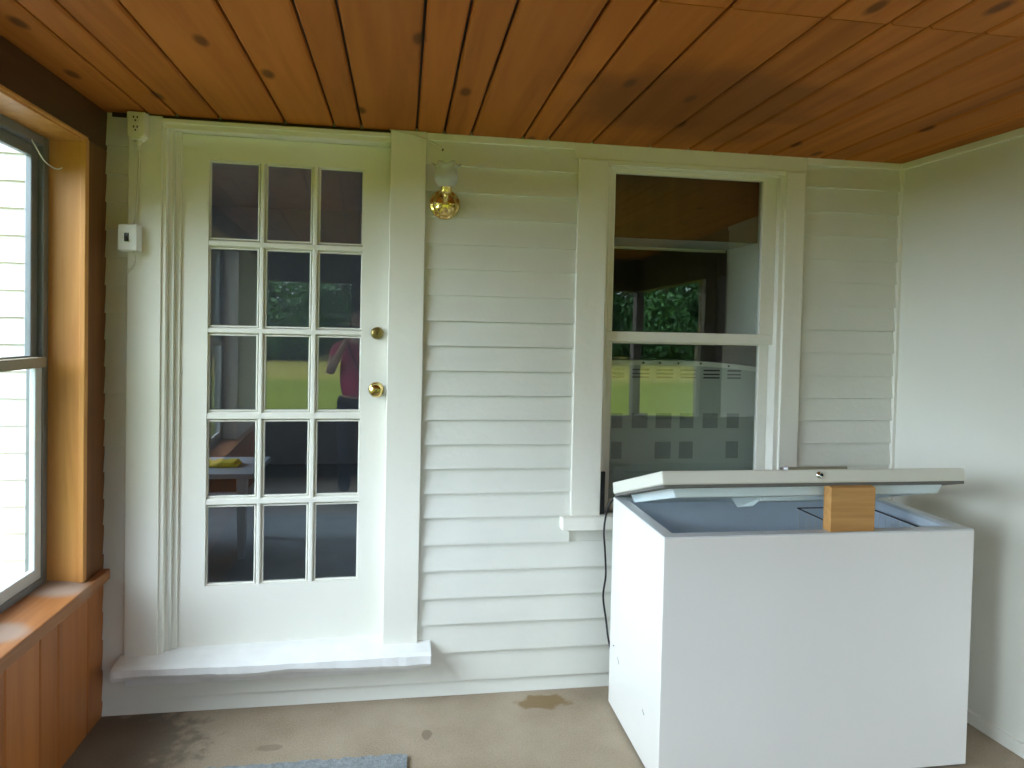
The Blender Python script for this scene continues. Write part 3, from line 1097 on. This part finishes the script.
hexa(bm, [(lx0 + 0.012, ly0 + 0.006, -0.040), (lx1 - 0.03, ly0 + 0.006, -0.040), (lx1 - 0.03, ly1 - 0.01, -0.040), (lx0 + 0.012, ly1 - 0.01, -0.040),
          (lx0, ly0, 0.0), (lx1, ly0, 0.0), (lx1, ly1, 0.0), (lx0, ly1, 0.0)])
new_mesh('lid_liner', bm, M['lid_liner'], lid, bevel=0.004)
bm = bmesh.new()      # lamp cover under the lid
x0 = -0.205
hexa(bm, [(x0 - 0.02, -0.36, -0.072), (x0 + 0.02, -0.40, -0.072), (x0 + 0.05, -0.30, -0.062), (x0 + 0.02, -0.28, -0.062),
          (x0 - 0.05, -0.38, -0.040), (x0 + 0.05, -0.44, -0.040), (x0 + 0.08, -0.28, -0.040), (x0 - 0.02, -0.26, -0.040)])
box(bm, x0 + 0.03, x0 + 0.36, -0.43, -0.30, -0.055, -0.038)
new_mesh('lamp_cover', bm, M['lid_liner'], lid, bevel=0.003)
bm = bmesh.new()      # lock barrel on the front edge
lathe(bm, [(0.013, LD - 0.002), (0.013, LD + 0.002), (0.010, LD + 0.006), (0.009, LD + 0.0065), (0.001, LD + 0.007)], 22, (-0.008, 0, 0.026), 'y')
lk = new_mesh('lock', bm, M['chrome'], lid, smooth=True)
bm = bmesh.new()
lathe(bm, [(0.006, LD + 0.0065), (0.006, LD + 0.0078), (0.0005, LD + 0.0078)], 14, (-0.004, 0, 0.026), 'y')
new_mesh('keyhole', bm, M['dark'], lk)
bm = bmesh.new()      # low handle on the top of the front edge
box(bm, -0.112, 0.110, -LD + 0.010, -LD + 0.045, 0.044, 0.056)
new_mesh('lid_handle', bm, M['handle'], lid, bevel=0.003)
bm = bmesh.new()
box(bm, -0.136, -0.118, -LD + 0.008, -LD + 0.030, 0.045, 0.056)
new_mesh('handle_cap', bm, M['chrome'], lid, bevel=0.002)
for hx in (hx0 + 0.16, hx1 - 0.16):
    bm = bmesh.new()
    box(bm, hx - 0.03, hx + 0.03, 0.0, 0.012, -0.05, 0.035)
    tube(bm, [(hx - 0.03, 0.004, -0.004), (hx + 0.03, 0.004, -0.004)], 0.006, 10, 0)
    new_mesh('hinge', bm, M['chrome'], lid)

# wire basket inside
bk = thing(empty('wire_basket', (1.80, (FY0 + FY1) / 2, FH - 0.045)), 'coated wire basket hanging inside the open freezer behind the wood block', 'basket')
bx0, bx1, by0, by1 = -0.16, 0.155, -0.215, 0.215
bm = bmesh.new()
tube(bm, [(bx0, by0, 0), (bx1, by0, 0), (bx1, by1, 0), (bx0, by1, 0), (bx0, by0, 0)], 0.0028, 6, 0)
new_mesh('basket_rim', bm, M['plinth'], bk)
bm = bmesh.new()
for k in range(9):
    x = bx0 + 0.01 + (bx1 - bx0 - 0.02) * k / 8
    tube(bm, [(x, by0, 0), (x, by0 + 0.01, -0.18), (x, by1 - 0.01, -0.18), (x, by1, 0)], 0.0014, 5, 0)
for k in range(12):
    y = by0 + 0.012 + (by1 - by0 - 0.024) * k / 11
    tube(bm, [(bx0, y, 0), (bx0 + 0.01, y, -0.18), (bx1 - 0.01, y, -0.18), (bx1, y, 0)], 0.0014, 5, 0)
new_mesh('basket_wires', bm, M['white_plastic'], bk)
for sy in (by0, by1):
    bm = bmesh.new()
    tube(bm, [(0, sy * 0.985, 0), (0, sy * 1.03, 0.012), (0, sy * 1.125, 0.048)], 0.003, 6, 4)
    new_mesh('hanger', bm, M['white_plastic'], bk)

# wooden block propping the lid
bm = bmesh.new()
box(bm, -0.084, 0.084, -0.022, 0.022, 0.0, 0.158)
for v_ in bm.verts:
    if v_.co.z > 0.1:
        v_.co.z += -0.006 if v_.co.y < 0 else 0.004
bl = new_mesh('wood_block', bm, M['block'], bevel=0.002)
bl.location = (1.548, -0.683, FH)
thing(bl, 'square-cut wooden block standing on the freezer rim holding the lid up', 'block')

# black power cord looping over the rear corner
bm = bmesh.new()
tube(bm, [(0.955, -0.20, 0.815), (0.945, -0.19, 0.845), (0.925, -0.175, 0.868), (0.890, -0.165, 0.866), (0.862, -0.15, 0.845), (0.846, -0.13, 0.80), (0.838, -0.115, 0.71),
          (0.846, -0.11, 0.62), (0.852, -0.11, 0.52), (0.843, -0.11, 0.43), (0.858, -0.11, 0.33), (0.872, -0.11, 0.24), (0.90, -0.11, 0.15), (0.96, -0.11, 0.08)], 0.0042, 8, 6)
thing(new_mesh('power_cord', bm, M['black'], smooth=True), 'black power cord hanging down behind the left side of the freezer', 'cord')

# ------------------------------------------------------------------ wall lamp
lm = thing(empty('wall_lamp', (0.160, -0.013, 2.036)), 'brass wall lamp with a frosted glass shade right of the door', 'lamp')
bm = bmesh.new()


def flute(k, a, r, h):
    if 3 <= k <= 6:
        return r, h + 0.0022 * math.cos(10 * a) * (1 if k < 6 else 0.4)
    return r, h


lathe(bm, [(0.060, 0.0), (0.062, 0.004), (0.059, 0.010), (0.051, 0.013), (0.049, 0.016), (0.044, 0.026), (0.030, 0.036), (0.014, 0.041), (0.001, 0.042)], 60, (0, 0, 0), 'y', flute)
new_mesh('back_plate', bm, M['brass'], lm, smooth=True)
bm = bmesh.new()
tube(bm, [(0, -0.036, 0.0), (0, -0.062, 0.004), (0, -0.078, 0.018), (0, -0.080, 0.035)], 0.010, 14, 6)
new_mesh('arm', bm, M['brass'], lm, smooth=True)
bm = bmesh.new()
lathe(bm, [(0.010, 0.0), (0.020, 0.004), (0.023, 0.012), (0.021, 0.026), (0.024, 0.028), (0.024, 0.033), (0.002, 0.033)], 28, (0, -0.080, 0.026))
new_mesh('shade_holder', bm, M['brass'], lm, smooth=True)


def ruffle(k, a, r, h):
    u = max(0.0, (k - 5) / 4)
    return r + 0.006 * u * math.cos(6 * a), h + 0.006 * u * math.cos(6 * a + 0.4)


bm = bmesh.new()
prof = [(0.020, 0.0), (0.028, 0.006), (0.038, 0.018), (0.044, 0.034), (0.045, 0.050), (0.041, 0.066), (0.038, 0.080), (0.040, 0.092), (0.047, 0.103), (0.053, 0.108)]
lathe(bm, prof, 60, (0, 0, 0), 'z', ruffle, cap=False)
sh = new_mesh('lamp_shade', bm, M['frosted'], lm, smooth=True)
sh.location = (0, -0.080, 0.054)
sh.scale = (1, 1, 0.84)
sol = sh.modifiers.new('solid', 'SOLIDIFY')
sol.thickness = 0.002
for (sx, sz) in ((-0.037, 0.0), (0.004, -0.030), (0.036, -0.008)):
    bm = bmesh.new()
    lathe(bm, [(0.0045, 0.012), (0.0045, 0.034), (0.0005, 0.036)], 12, (sx, 0, sz), 'y')
    new_mesh('screw', bm, M['old_brass'], lm)

# ------------------------------------------------------------------ outlet, switch box, wires
ob = thing(empty('outlet_box', (-1.0035, -0.024, 2.268)), 'cream surface-mounted double outlet high beside the door casing', 'outlet')
bm = bmesh.new()
pr = [(-0.034, 0.052), (0.034, 0.052), (0.034, -0.040), (0.018, -0.056), (-0.018, -0.056), (-0.034, -0.040)]
A = [bm.verts.new((x, 0.0, z)) for x, z in pr]
B = [bm.verts.new((x * 0.93, -0.040, z * 0.95)) for x, z in pr]
bm.faces.new(A)
bm.faces.new(list(reversed(B)))
for i in range(6):
    j = (i + 1) % 6
    bm.faces.new((A[i], A[j], B[j], B[i]))
new_mesh('box_body', bm, M['cream'], ob, bevel=0.004)
for zc in (0.024, -0.012):
    bm = bmesh.new()
    lathe(bm, [(0.0165, 0.038), (0.0165, 0.0415), (0.015, 0.0425), (0.001, 0.0425)], 24, (0, 0, zc), 'y')
    rc = new_mesh('receptacle', bm, M['cream'], ob)
    bm = bmesh.new()
    for (hx, hz, hw, hh) in ((-0.0065, 0.004, 0.0026, 0.0058), (0.0065, 0.004, 0.0026, 0.0058), (0.0, -0.008, 0.0036, 0.0040)):
        box(bm, hx - hw / 2 - 0.0008, hx + hw / 2 + 0.0008, -0.0435, -0.040, zc + hz - hh / 2 - 0.001, zc + hz + hh / 2 + 0.001)
    new_mesh('plug_holes', bm, M['dark'], rc)
bm = bmesh.new()
lathe(bm, [(0.013, -0.052), (0.011, -0.064), (0.007, -0.080), (0.0035, -0.086)], 16, (0.004, -0.018, 0))
new_mesh('cord_grip', bm, M['cream'], ob, smooth=True)

sb = thing(empty('switch_box', (-1.030, -0.024, 1.846)), 'white switch box fixed on the left door casing below the outlet', 'switch')
bm = bmesh.new()
hexa(bm, [(-0.034, 0.0, -0.052), (0.040, 0.0, -0.052), (0.040, 0.0, 0.052), (-0.034, 0.0, 0.052),
          (-0.032, -0.046, -0.050), (0.036, -0.046, -0.050), (0.036, -0.046, 0.050), (-0.032, -0.046, 0.050)])
new_mesh('box_body', bm, M['white_plastic'], sb, bevel=0.004, seg=3)
bm = bmesh.new()
box(bm, -0.008, 0.008, -0.0485, -0.044, -0.016, 0.016)
hexa(bm, [(-0.004, -0.048, -0.010), (0.004, -0.048, -0.010), (0.004, -0.048, 0.004), (-0.004, -0.048, 0.004),
          (-0.003, -0.062, -0.014), (0.003, -0.062, -0.014), (0.003, -0.062, -0.006), (-0.003, -0.062, -0.006)])
new_mesh('toggle', bm, M['black'], sb, bevel=0.001)

bm = bmesh.new()
tube(bm, [(-0.9995, -0.042, 2.184), (-1.001, -0.036, 2.12), (-1.006, -0.034, 2.02), (-1.012, -0.036, 1.935), (-1.013, -0.048, 1.895)], 0.0030, 8, 6)
thing(new_mesh('electric_cord', bm, M['wire'], smooth=True), 'thin cord running from the high outlet down to the switch box', 'cord')
bm = bmesh.new()
tube(bm, [(-1.012, -0.045, 1.796), (-1.008, -0.045, 1.765), (-1.020, -0.034, 1.738), (-1.042, -0.026, 1.718), (-1.0475, -0.016, 1.68), (-1.0475, -0.016, 1.3), (-1.0475, -0.016, 0.9), (-1.0475, -0.016, 0.5),
          (-1.0475, -0.016, 0.232)], 0.0032, 8, 6)
thing(new_mesh('electric_cord', bm, M['wire'], smooth=True), 'cord leaving the switch box and running down the casing edge to the step', 'cord')
bm = bmesh.new()
tube(bm, [(-0.066, -0.034, 2.320), (0.014, -0.038, 2.308), (0.074, -0.040, 2.290), (0.118, -0.040, 2.272), (0.145, -0.030, 2.258)], 0.0034, 8, 6)
sw = new_mesh('stray_wire', bm, M['wire'], smooth=True)
thing(sw, 'thin stray wire poking out along the top of the door casing', 'wire')
bm = bmesh.new()
lathe(bm, [(0.004, 0.0), (0.004, 0.016), (0.0005, 0.017)], 10, (0.147, -0.012, 2.257), 'y')
new_mesh('nail', bm, M['dark'], sw)
bm = bmesh.new()
tube(bm, [(XL - 0.118, -0.305, 2.135), (XL - 0.112, -0.275, 2.105), (XL - 0.108, -0.245, 2.080), (XL - 0.100, -0.212, 2.066), (XL - 0.09, -0.188, 2.062), (XL - 0.075, -0.185, 2.068)], 0.0022, 8, 6)
thing(new_mesh('loose_wire', bm, M['white_plastic'], smooth=True), 'short white wire curling out of the top corner of the left window', 'wire')

# ------------------------------------------------------------------ floor mat
bm = bmesh.new()
nx, ny = 60, 40
g = []
rm = random.Random(5)
for i in range(nx + 1):
    col_ = []
    for j in range(ny + 1):
        x = -0.92 + 0.965 * i / nx
        y = -2.75 + 2.335 * j / ny
        ex = (rm.random() - 0.5) * 0.012 if i in (0, nx) else 0
        ey = (rm.random() - 0.5) * 0.012 if j in (0, ny) else 0
        col_.append(bm.verts.new((x + ex, y + ey, 0.006 + 0.0015 * rm.random())))
    g.append(col_)
for i in range(nx):
    for j in range(ny):
        bm.faces.new((g[i][j], g[i + 1][j], g[i + 1][j + 1], g[i][j + 1]))
mt = new_mesh('floor_mat', bm, M['mat'])
sol = mt.modifiers.new('solid', 'SOLIDIFY')
sol.thickness = 0.006
sol.offset = -1
thing(mt, 'frayed blue grey mat lying on the tan floor before the door', 'mat')

# ------------------------------------------------------------------ the person taking the picture (seen mirrored in the door panes)
M['skin'] = paint('skin', (0.62, 0.40, 0.30), 0.5, 0.05)
M['shirt'] = paint('raspberry_shirt', (0.72, 0.08, 0.20), 0.8, 0.12, 9, 0.3, 90)
M['jeans'] = paint('dark_blue_jeans', (0.035, 0.045, 0.085), 0.85, 0.2, 14, 0.3, 120)
M['hair'] = paint('grey_brown_hair', (0.16, 0.13, 0.11), 0.6, 0.3, 30)
M['shoe'] = paint('dark_shoe', (0.03, 0.03, 0.03), 0.6, 0.2)
PX, PY = -0.17, -3.15


def skinned(name, verts, edges_, mat, parent, root=0, sub=2):
    bm_ = bmesh.new()
    lay_ = bm_.verts.layers.skin.verify()
    vs = []
    for (x, y, z, r) in verts:
        v_ = bm_.verts.new((x, y, z))
        v_[lay_].radius = r if isinstance(r, tuple) else (r, r)
        vs.append(v_)
    vs[root][lay_].use_root = True
    for a_, b2 in edges_:
        bm_.edges.new((vs[a_], vs[b2]))
    me_ = bpy.data.meshes.new(name)
    bm_.to_mesh(me_)
    bm_.free()
    me_.materials.append(mat)
    o_2 = bpy.data.objects.new(name, me_)
    link(o_2, parent)
    sk = o_2.modifiers.new('skin', 'SKIN')
    sk.use_smooth_shade = True
    sk.branch_smoothing = 0.4
    sb_ = o_2.modifiers.new('sub', 'SUBSURF')
    sb_.levels = sub
    sb_.render_levels = sub
    return o_2


V = [(0, 0, 0.92, (0.135, 0.10)), (0, 0, 1.08, (0.12, 0.09)), (0, 0, 1.26, (0.14, 0.095)), (0, 0.0, 1.375, (0.075, 0.065)), (0, 0.015, 1.435, 0.05),
     (0, 0.030, 1.490, (0.062, 0.075)), (0, 0.030, 1.555, (0.074, 0.092)), (0, 0.025, 1.615, (0.066, 0.082)), (0, 0.02, 1.655, (0.03, 0.04)),
     (0, 0.125, 1.525, 0.012)]
Ed = [(0, 1), (1, 2), (2, 3), (3, 4), (4, 5), (5, 6), (6, 7), (7, 8), (6, 9)]
for s in (-1, 1):
    k = len(V)
    V += [(s * 0.115, 0, 1.365, 0.058), (s * 0.175, 0.0, 1.345, 0.052), (s * 0.215, 0.045, 1.23, 0.043), (s * 0.232, 0.06, 1.13, 0.040), (s * 0.17, 0.15, 1.27, 0.032),
          (s * 0.105, 0.19, 1.400, 0.025), (s * 0.088, 0.20, 1.445, (0.016, 0.032))]
    Ed += [(3, k), (k, k + 1), (k + 1, k + 2), (k + 2, k + 3), (k + 3, k + 4), (k + 4, k + 5), (k + 5, k + 6)]
    # four fingers curling round the camera, and the thumb from the side of the palm
    for q, (dz, ln) in enumerate(((0.030, 0.9), (0.012, 1.0), (-0.006, 0.95), (-0.022, 0.78))):
        j = len(V)
        V += [(s * 0.082, 0.222, 1.470 + dz, 0.009), (s * 0.076, 0.240, 1.484 + dz, 0.0085), (s * (0.076 - 0.034 * ln), 0.249, 1.490 + dz, 0.0075)]
        Ed += [(k + 6, j), (j, j + 1), (j + 1, j + 2)]
    j = len(V)
    V += [(s * 0.074, 0.188, 1.458, 0.010), (s * 0.052, 0.178, 1.478, 0.009), (s * 0.036, 0.180, 1.492, 0.008)]
    Ed += [(k + 6, j), (j, j + 1), (j + 1, j + 2)]
    k = len(V)
    V += [(s * 0.085, 0, 0.86, 0.088), (s * 0.095, 0.01, 0.67, 0.072), (s * 0.10, 0.015, 0.48, 0.054), (s * 0.10, -0.012, 0.31, 0.050), (s * 0.10, -0.025, 0.10, 0.036),
          (s * 0.105, 0.04, 0.048, 0.034), (s * 0.115, 0.135, 0.034, 0.026)]
    Ed += [(0, k), (k, k + 1), (k + 1, k + 2), (k + 2, k + 3), (k + 3, k + 4), (k + 4, k + 5), (k + 5, k + 6)]
pn = skinned('person', V, Ed, M['skin'], None)
pn.location = (PX, PY, 0.0)
thing(pn, 'person in raspberry shirt and dark jeans taking the picture, mirrored in the door', 'person')
V = [(0, 0, 0.88, (0.150, 0.112)), (0, 0, 1.06, (0.165, 0.118)), (0, 0, 1.25, (0.178, 0.118)), (0, 0.0, 1.365, (0.098, 0.078)), (0, 0.008, 1.405, (0.062, 0.058))]
Ed = [(0, 1), (1, 2), (2, 3), (3, 4)]
for s in (-1, 1):
    k = len(V)
    V += [(s * 0.118, 0, 1.362, 0.070), (s * 0.178, 0.004, 1.338, 0.064), (s * 0.212, 0.042, 1.235, 0.058)]
    Ed += [(3, k), (k, k + 1), (k + 1, k + 2)]
skinned('shirt', V, Ed, M['shirt'], pn)
V = [(0, 0, 0.93, (0.140, 0.104))]
Ed = []
for s in (-1, 1):
    k = len(V)
    V += [(s * 0.086, 0, 0.85, 0.098), (s * 0.096, 0.01, 0.67, 0.082), (s * 0.10, 0.012, 0.48, 0.066), (s * 0.10, -0.012, 0.30, 0.062), (s * 0.10, -0.02, 0.085, 0.058)]
    Ed += [(0, k), (k, k + 1), (k + 1, k + 2), (k + 2, k + 3), (k + 3, k + 4)]
skinned('jeans', V, Ed, M['jeans'], pn)
for s in (-1, 1):
    skinned('shoe', [(s * 0.10, -0.065, 0.050, (0.040, 0.046)), (s * 0.103, 0.02, 0.052, (0.044, 0.046)), (s * 0.112, 0.11, 0.040, (0.044, 0.036)), (s * 0.118, 0.165, 0.034, (0.034, 0.028))],
            [(0, 1), (1, 2), (2, 3)], M['shoe'], pn)
skinned('hair', [(0, -0.045, 1.50, (0.060, 0.030)), (0, -0.030, 1.57, (0.078, 0.050)), (0, -0.005, 1.635, (0.074, 0.060)), (0, 0.045, 1.668, (0.055, 0.030)), (0, -0.055, 1.44, (0.05, 0.022))],
        [(0, 1), (1, 2), (2, 3), (0, 4)], M['hair'], pn)
for s in (-1, 1):
    skinned('ear', [(s * 0.074, 0.015, 1.545, 0.010), (s * 0.080, 0.008, 1.565, 0.012)], [(0, 1)], M['skin'], pn, sub=1)
    bm = bmesh.new()
    bmesh.ops.create_uvsphere(bm, u_segments=12, v_segments=8, radius=0.011, matrix=Matrix.Translation((s * 0.032, 0.112, 1.552)))
    new_mesh('eye', bm, M['white_plastic'], pn, smooth=True)
bm = bmesh.new()
tube(bm, [(-0.09, 0.09, 1.40), (-0.03, 0.125, 1.25), (0.06, 0.125, 1.10), (0.15, 0.08, 0.94)], 0.009, 8, 6)
new_mesh('strap', bm, M['black'], pn, smooth=True)
cm = thing(empty('compact_camera', (PX, PY + 0.226, 1.502)), 'small black camera held up in both hands of the person', 'camera')
bm = bmesh.new()
box(bm, -0.052, 0.052, -0.013, 0.013, -0.032, 0.032)
new_mesh('camera_body', bm, M['black'], cm, bevel=0.006, seg=3)
bm = bmesh.new()
lathe(bm, [(0.024, 0), (0.024, 0.010), (0.020, 0.012), (0.001, 0.012)], 24, (0, 0.0, 0), 'y')
for v_ in bm.verts:
    v_.co.y = -v_.co.y + 0.012
new_mesh('lens', bm, M['plinth'], cm)


# ------------------------------------------------------------------ outdoors
def ground_material():
    m, nt, N, L, P = nodes_of('grass_field')
    tc = N.new('ShaderNodeTexCoord')
    sp = N.new('ShaderNodeSeparateXYZ')
    L.new(tc.outputs['Object'], sp.inputs['Vector'])
    no = N.new('ShaderNodeTexNoise')
    no.inputs['Scale'].default_value = 0.5
    no.inputs['Detail'].default_value = 8
    L.new(tc.outputs['Object'], no.inputs['Vector'])
    ad = N.new('ShaderNodeMath')
    ad.operation = 'MULTIPLY_ADD'
    L.new(no.outputs['Fac'], ad.inputs[0])
    ad.inputs[1].default_value = 2.0
    L.new(sp.outputs['Y'], ad.inputs[2])
    mr = N.new('ShaderNodeMapRange')
    mr.inputs['From Min'].default_value = -24
    mr.inputs['From Max'].default_value = -21
    L.new(ad.outputs['Value'], mr.inputs['Value'])
    rp = N.new('ShaderNodeValToRGB')
    rp.color_ramp.elements[0].color = (0.108, 0.136, 0.010, 1)
    rp.color_ramp.elements[1].color = (0.165, 0.200, 0.018, 1)
    L.new(no.outputs['Fac'], rp.inputs['Fac'])
    mx = N.new('ShaderNodeMix')
    mx.data_type = 'RGBA'
    L.new(mr.outputs['Result'], mx.inputs['Factor'])
    mx.inputs[6].default_value = (0.23, 0.205, 0.04, 1)
    L.new(rp.outputs['Color'], mx.inputs[7])
    L.new(mx.outputs[2], P.inputs['Base Color'])
    set_in(P, 'Roughness', 0.95)
    set_in(P, 'Specular IOR Level', 0.1)
    return m


bm = bmesh.new()
box(bm, -70, 70, -95, 12, -0.75, -0.40)
struct(new_mesh('ground', bm, ground_material()))


def leaf_material():
    m, nt, N, L, P = nodes_of('tree_leaves')
    tc = N.new('ShaderNodeTexCoord')
    no = N.new('ShaderNodeTexNoise')
    no.inputs['Scale'].default_value = 1.6
    no.inputs['Detail'].default_value = 4
    L.new(tc.outputs['Object'], no.inputs['Vector'])
    rp = N.new('ShaderNodeValToRGB')
    rp.color_ramp.elements[0].position, rp.color_ramp.elements[0].color = 0.35, (0.014, 0.055, 0.016, 1)
    rp.color_ramp.elements[1].position, rp.color_ramp.elements[1].color = 0.65, (0.08, 0.22, 0.05, 1)
    L.new(no.outputs['Fac'], rp.inputs['Fac'])
    L.new(rp.outputs['Color'], P.inputs['Base Color'])
    set_in(P, 'Roughness', 0.6)
    return m


M['leaf'] = leaf_material()
M['bark'] = paint('bark', (0.10, 0.075, 0.05), 0.9, 0.3, 12)
rl = random.Random(21)
crown = bmesh.new()
for blob in range(26):
    a = rl.random() * 2 * PI
    r = 2.0 * math.sqrt(rl.random())
    cz = 1.2 + rl.random() * 9.5
    if blob < 11:
        a, r, cz = blob * 2 * PI / 11 * 1.0, 1.9 if blob % 2 else 1.1, 0.9 + 0.8 * rl.random()
    rr = 1.1 + rl.random() * 0.5
    cx_, cy_ = r * math.cos(a) * (1.15 - cz / 16), r * math.sin(a) * (1.15 - cz / 16)
    for k in range(480):
        u, v2 = rl.random() * 2 - 1, rl.random() * 2 * PI
        s_ = math.sqrt(1 - u * u)
        q = Vector((s_ * math.cos(v2), s_ * math.sin(v2), u)) * rr * (0.8 + 0.25 * rl.random())
        p = Vector((cx_, cy_, cz)) + q
        t1 = Vector((rl.random() - .5, rl.random() - .5, rl.random() - .5)).normalized() * 0.17
        t2 = t1.cross(Vector((rl.random() - .5, rl.random() - .5, rl.random() - .5)).normalized()) * 0.7
        crown.faces.new([crown.verts.new(p + t1), crown.verts.new(p + t2), crown.verts.new(p - t1), crown.verts.new(p - t2)])
tree = empty('tree', (-18, -46, -0.4))
tree_crown = new_mesh('crown', crown, M['leaf'], tree)
bm = bmesh.new()
lathe(bm, [(0.34, 0), (0.26, 0.8), (0.20, 3.5), (0.14, 7.0), (0.06, 10.0)], 12)
tree_trunk = new_mesh('trunk', bm, M['bark'], tree)
spots = []
for i in range(13):
    spots.append((-42 + i * 7.4 + rl.uniform(-.4, .4), -40 + rl.uniform(-.5, .5)))
for i in range(13):
    spots.append((-38.3 + i * 7.4 + rl.uniform(-.4, .4), -47.5 + rl.uniform(-.5, .5)))
for i in range(12):
    spots.append((-40 + i * 7.4, -55 + rl.uniform(-.5, .5)))
for i in range(5):
    spots.append((29 + rl.uniform(-.5, .5), -1 - i * 7.4))
for i, (x, y) in enumerate(spots):
    if i == 0:
        o = tree
    else:
        o = tree.copy()
        COL.objects.link(o)
        for ch in (tree_crown, tree_trunk):
            cc = ch.copy()
            COL.objects.link(cc)
            cc.parent = o
    o.location = (x, y, -0.4)
    o.rotation_euler = (0, 0, rl.random() * 6.28)
    s_ = 0.92 + 0.16 * rl.random()
    o.scale = (s_, s_, s_)
    thing(o, 'leafy green tree at the far edge of the lawn, mirrored in the panes', 'tree', 'trees along the lawn')

# ------------------------------------------------------------------ light
wd = bpy.data.worlds.new('overcast_sky')
S.world = wd
wd.use_nodes = True
nt = wd.node_tree
bg = nt.nodes['Background']
tc = nt.nodes.new('ShaderNodeTexCoord')
sp = nt.nodes.new('ShaderNodeSeparateXYZ')
nt.links.new(tc.outputs['Generated'], sp.inputs['Vector'])
rp = nt.nodes.new('ShaderNodeValToRGB')
rp.color_ramp.elements[0].position, rp.color_ramp.elements[0].color = 0.0, (0.70, 0.84, 1.0, 1)
rp.color_ramp.elements[1].position, rp.color_ramp.elements[1].color = 0.8, (0.74, 0.87, 1.0, 1)
nt.links.new(sp.outputs['Z'], rp.inputs['Fac'])
nt.links.new(rp.outputs['Color'], bg.inputs['Color'])
# the sun behind thin cloud: a broad bright area of sky to the left
dt = nt.nodes.new('ShaderNodeVectorMath')
dt.operation = 'DOT_PRODUCT'
nt.links.new(tc.outputs['Generated'], dt.inputs[0])
sdir = Vector((-0.86, -0.10, 0.40)).normalized()
dt.inputs[1].default_value = sdir
lm_ = nt.nodes.new('ShaderNodeMapRange')
lm_.interpolation_type = 'SMOOTHSTEP'
lm_.inputs['From Min'].default_value = 0.45
lm_.inputs['From Max'].default_value = 1.0
lm_.inputs['To Min'].default_value = SKY
lm_.inputs['To Max'].default_value = SKY * SKY_GLOW
nt.links.new(dt.outputs['Value'], lm_.inputs['Value'])
nt.links.new(lm_.outputs['Result'], bg.inputs['Strength'])

# ------------------------------------------------------------------ camera
cd = bpy.data.cameras.new('camera')
cam = bpy.data.objects.new('camera', cd)
COL.objects.link(cam)
FPX, PYAW, PPITCH, PROLL, CYP = 692.4, 0.1567, -0.0240, 0.0217, 347.7
cd.sensor_fit = 'HORIZONTAL'
cd.sensor_width = 36.0
cd.lens = 36.0 * FPX / 1024.0
cd.shift_x = 0.0
cd.shift_y = -(384.0 - CYP) / 1024.0
cd.clip_start = 0.02
cd.clip_end = 300
fw = Vector((math.sin(PYAW) * math.cos(PPITCH), math.cos(PYAW) * math.cos(PPITCH), math.sin(PPITCH)))
r0 = Vector((math.cos(PYAW), -math.sin(PYAW), 0))
u0 = r0.cross(fw)
rt_ = r0 * math.cos(PROLL) + u0 * math.sin(PROLL)
up_ = r0 * -math.sin(PROLL) + u0 * math.cos(PROLL)
mat = Matrix((rt_, up_, -fw)).transposed().to_4x4()
mat.translation = Vector((0, CAM_Y, CAM_Z))
cam.matrix_world = mat
S.camera = cam

S.view_settings.view_transform = 'Standard'
S.view_settings.look = 'None'
S.view_settings.gamma = 1.0
S.view_settings.use_curve_mapping = False
S.view_settings.exposure = 0.50
S.cycles.max_bounces = 10
S.cycles.diffuse_bounces = 5
S.cycles.glossy_bounces = 4
S.cycles.transparent_max_bounces = 16
S.cycles.caustics_reflective = False
S.cycles.caustics_refractive = False
S.cycles.sample_clamp_indirect = 6.0
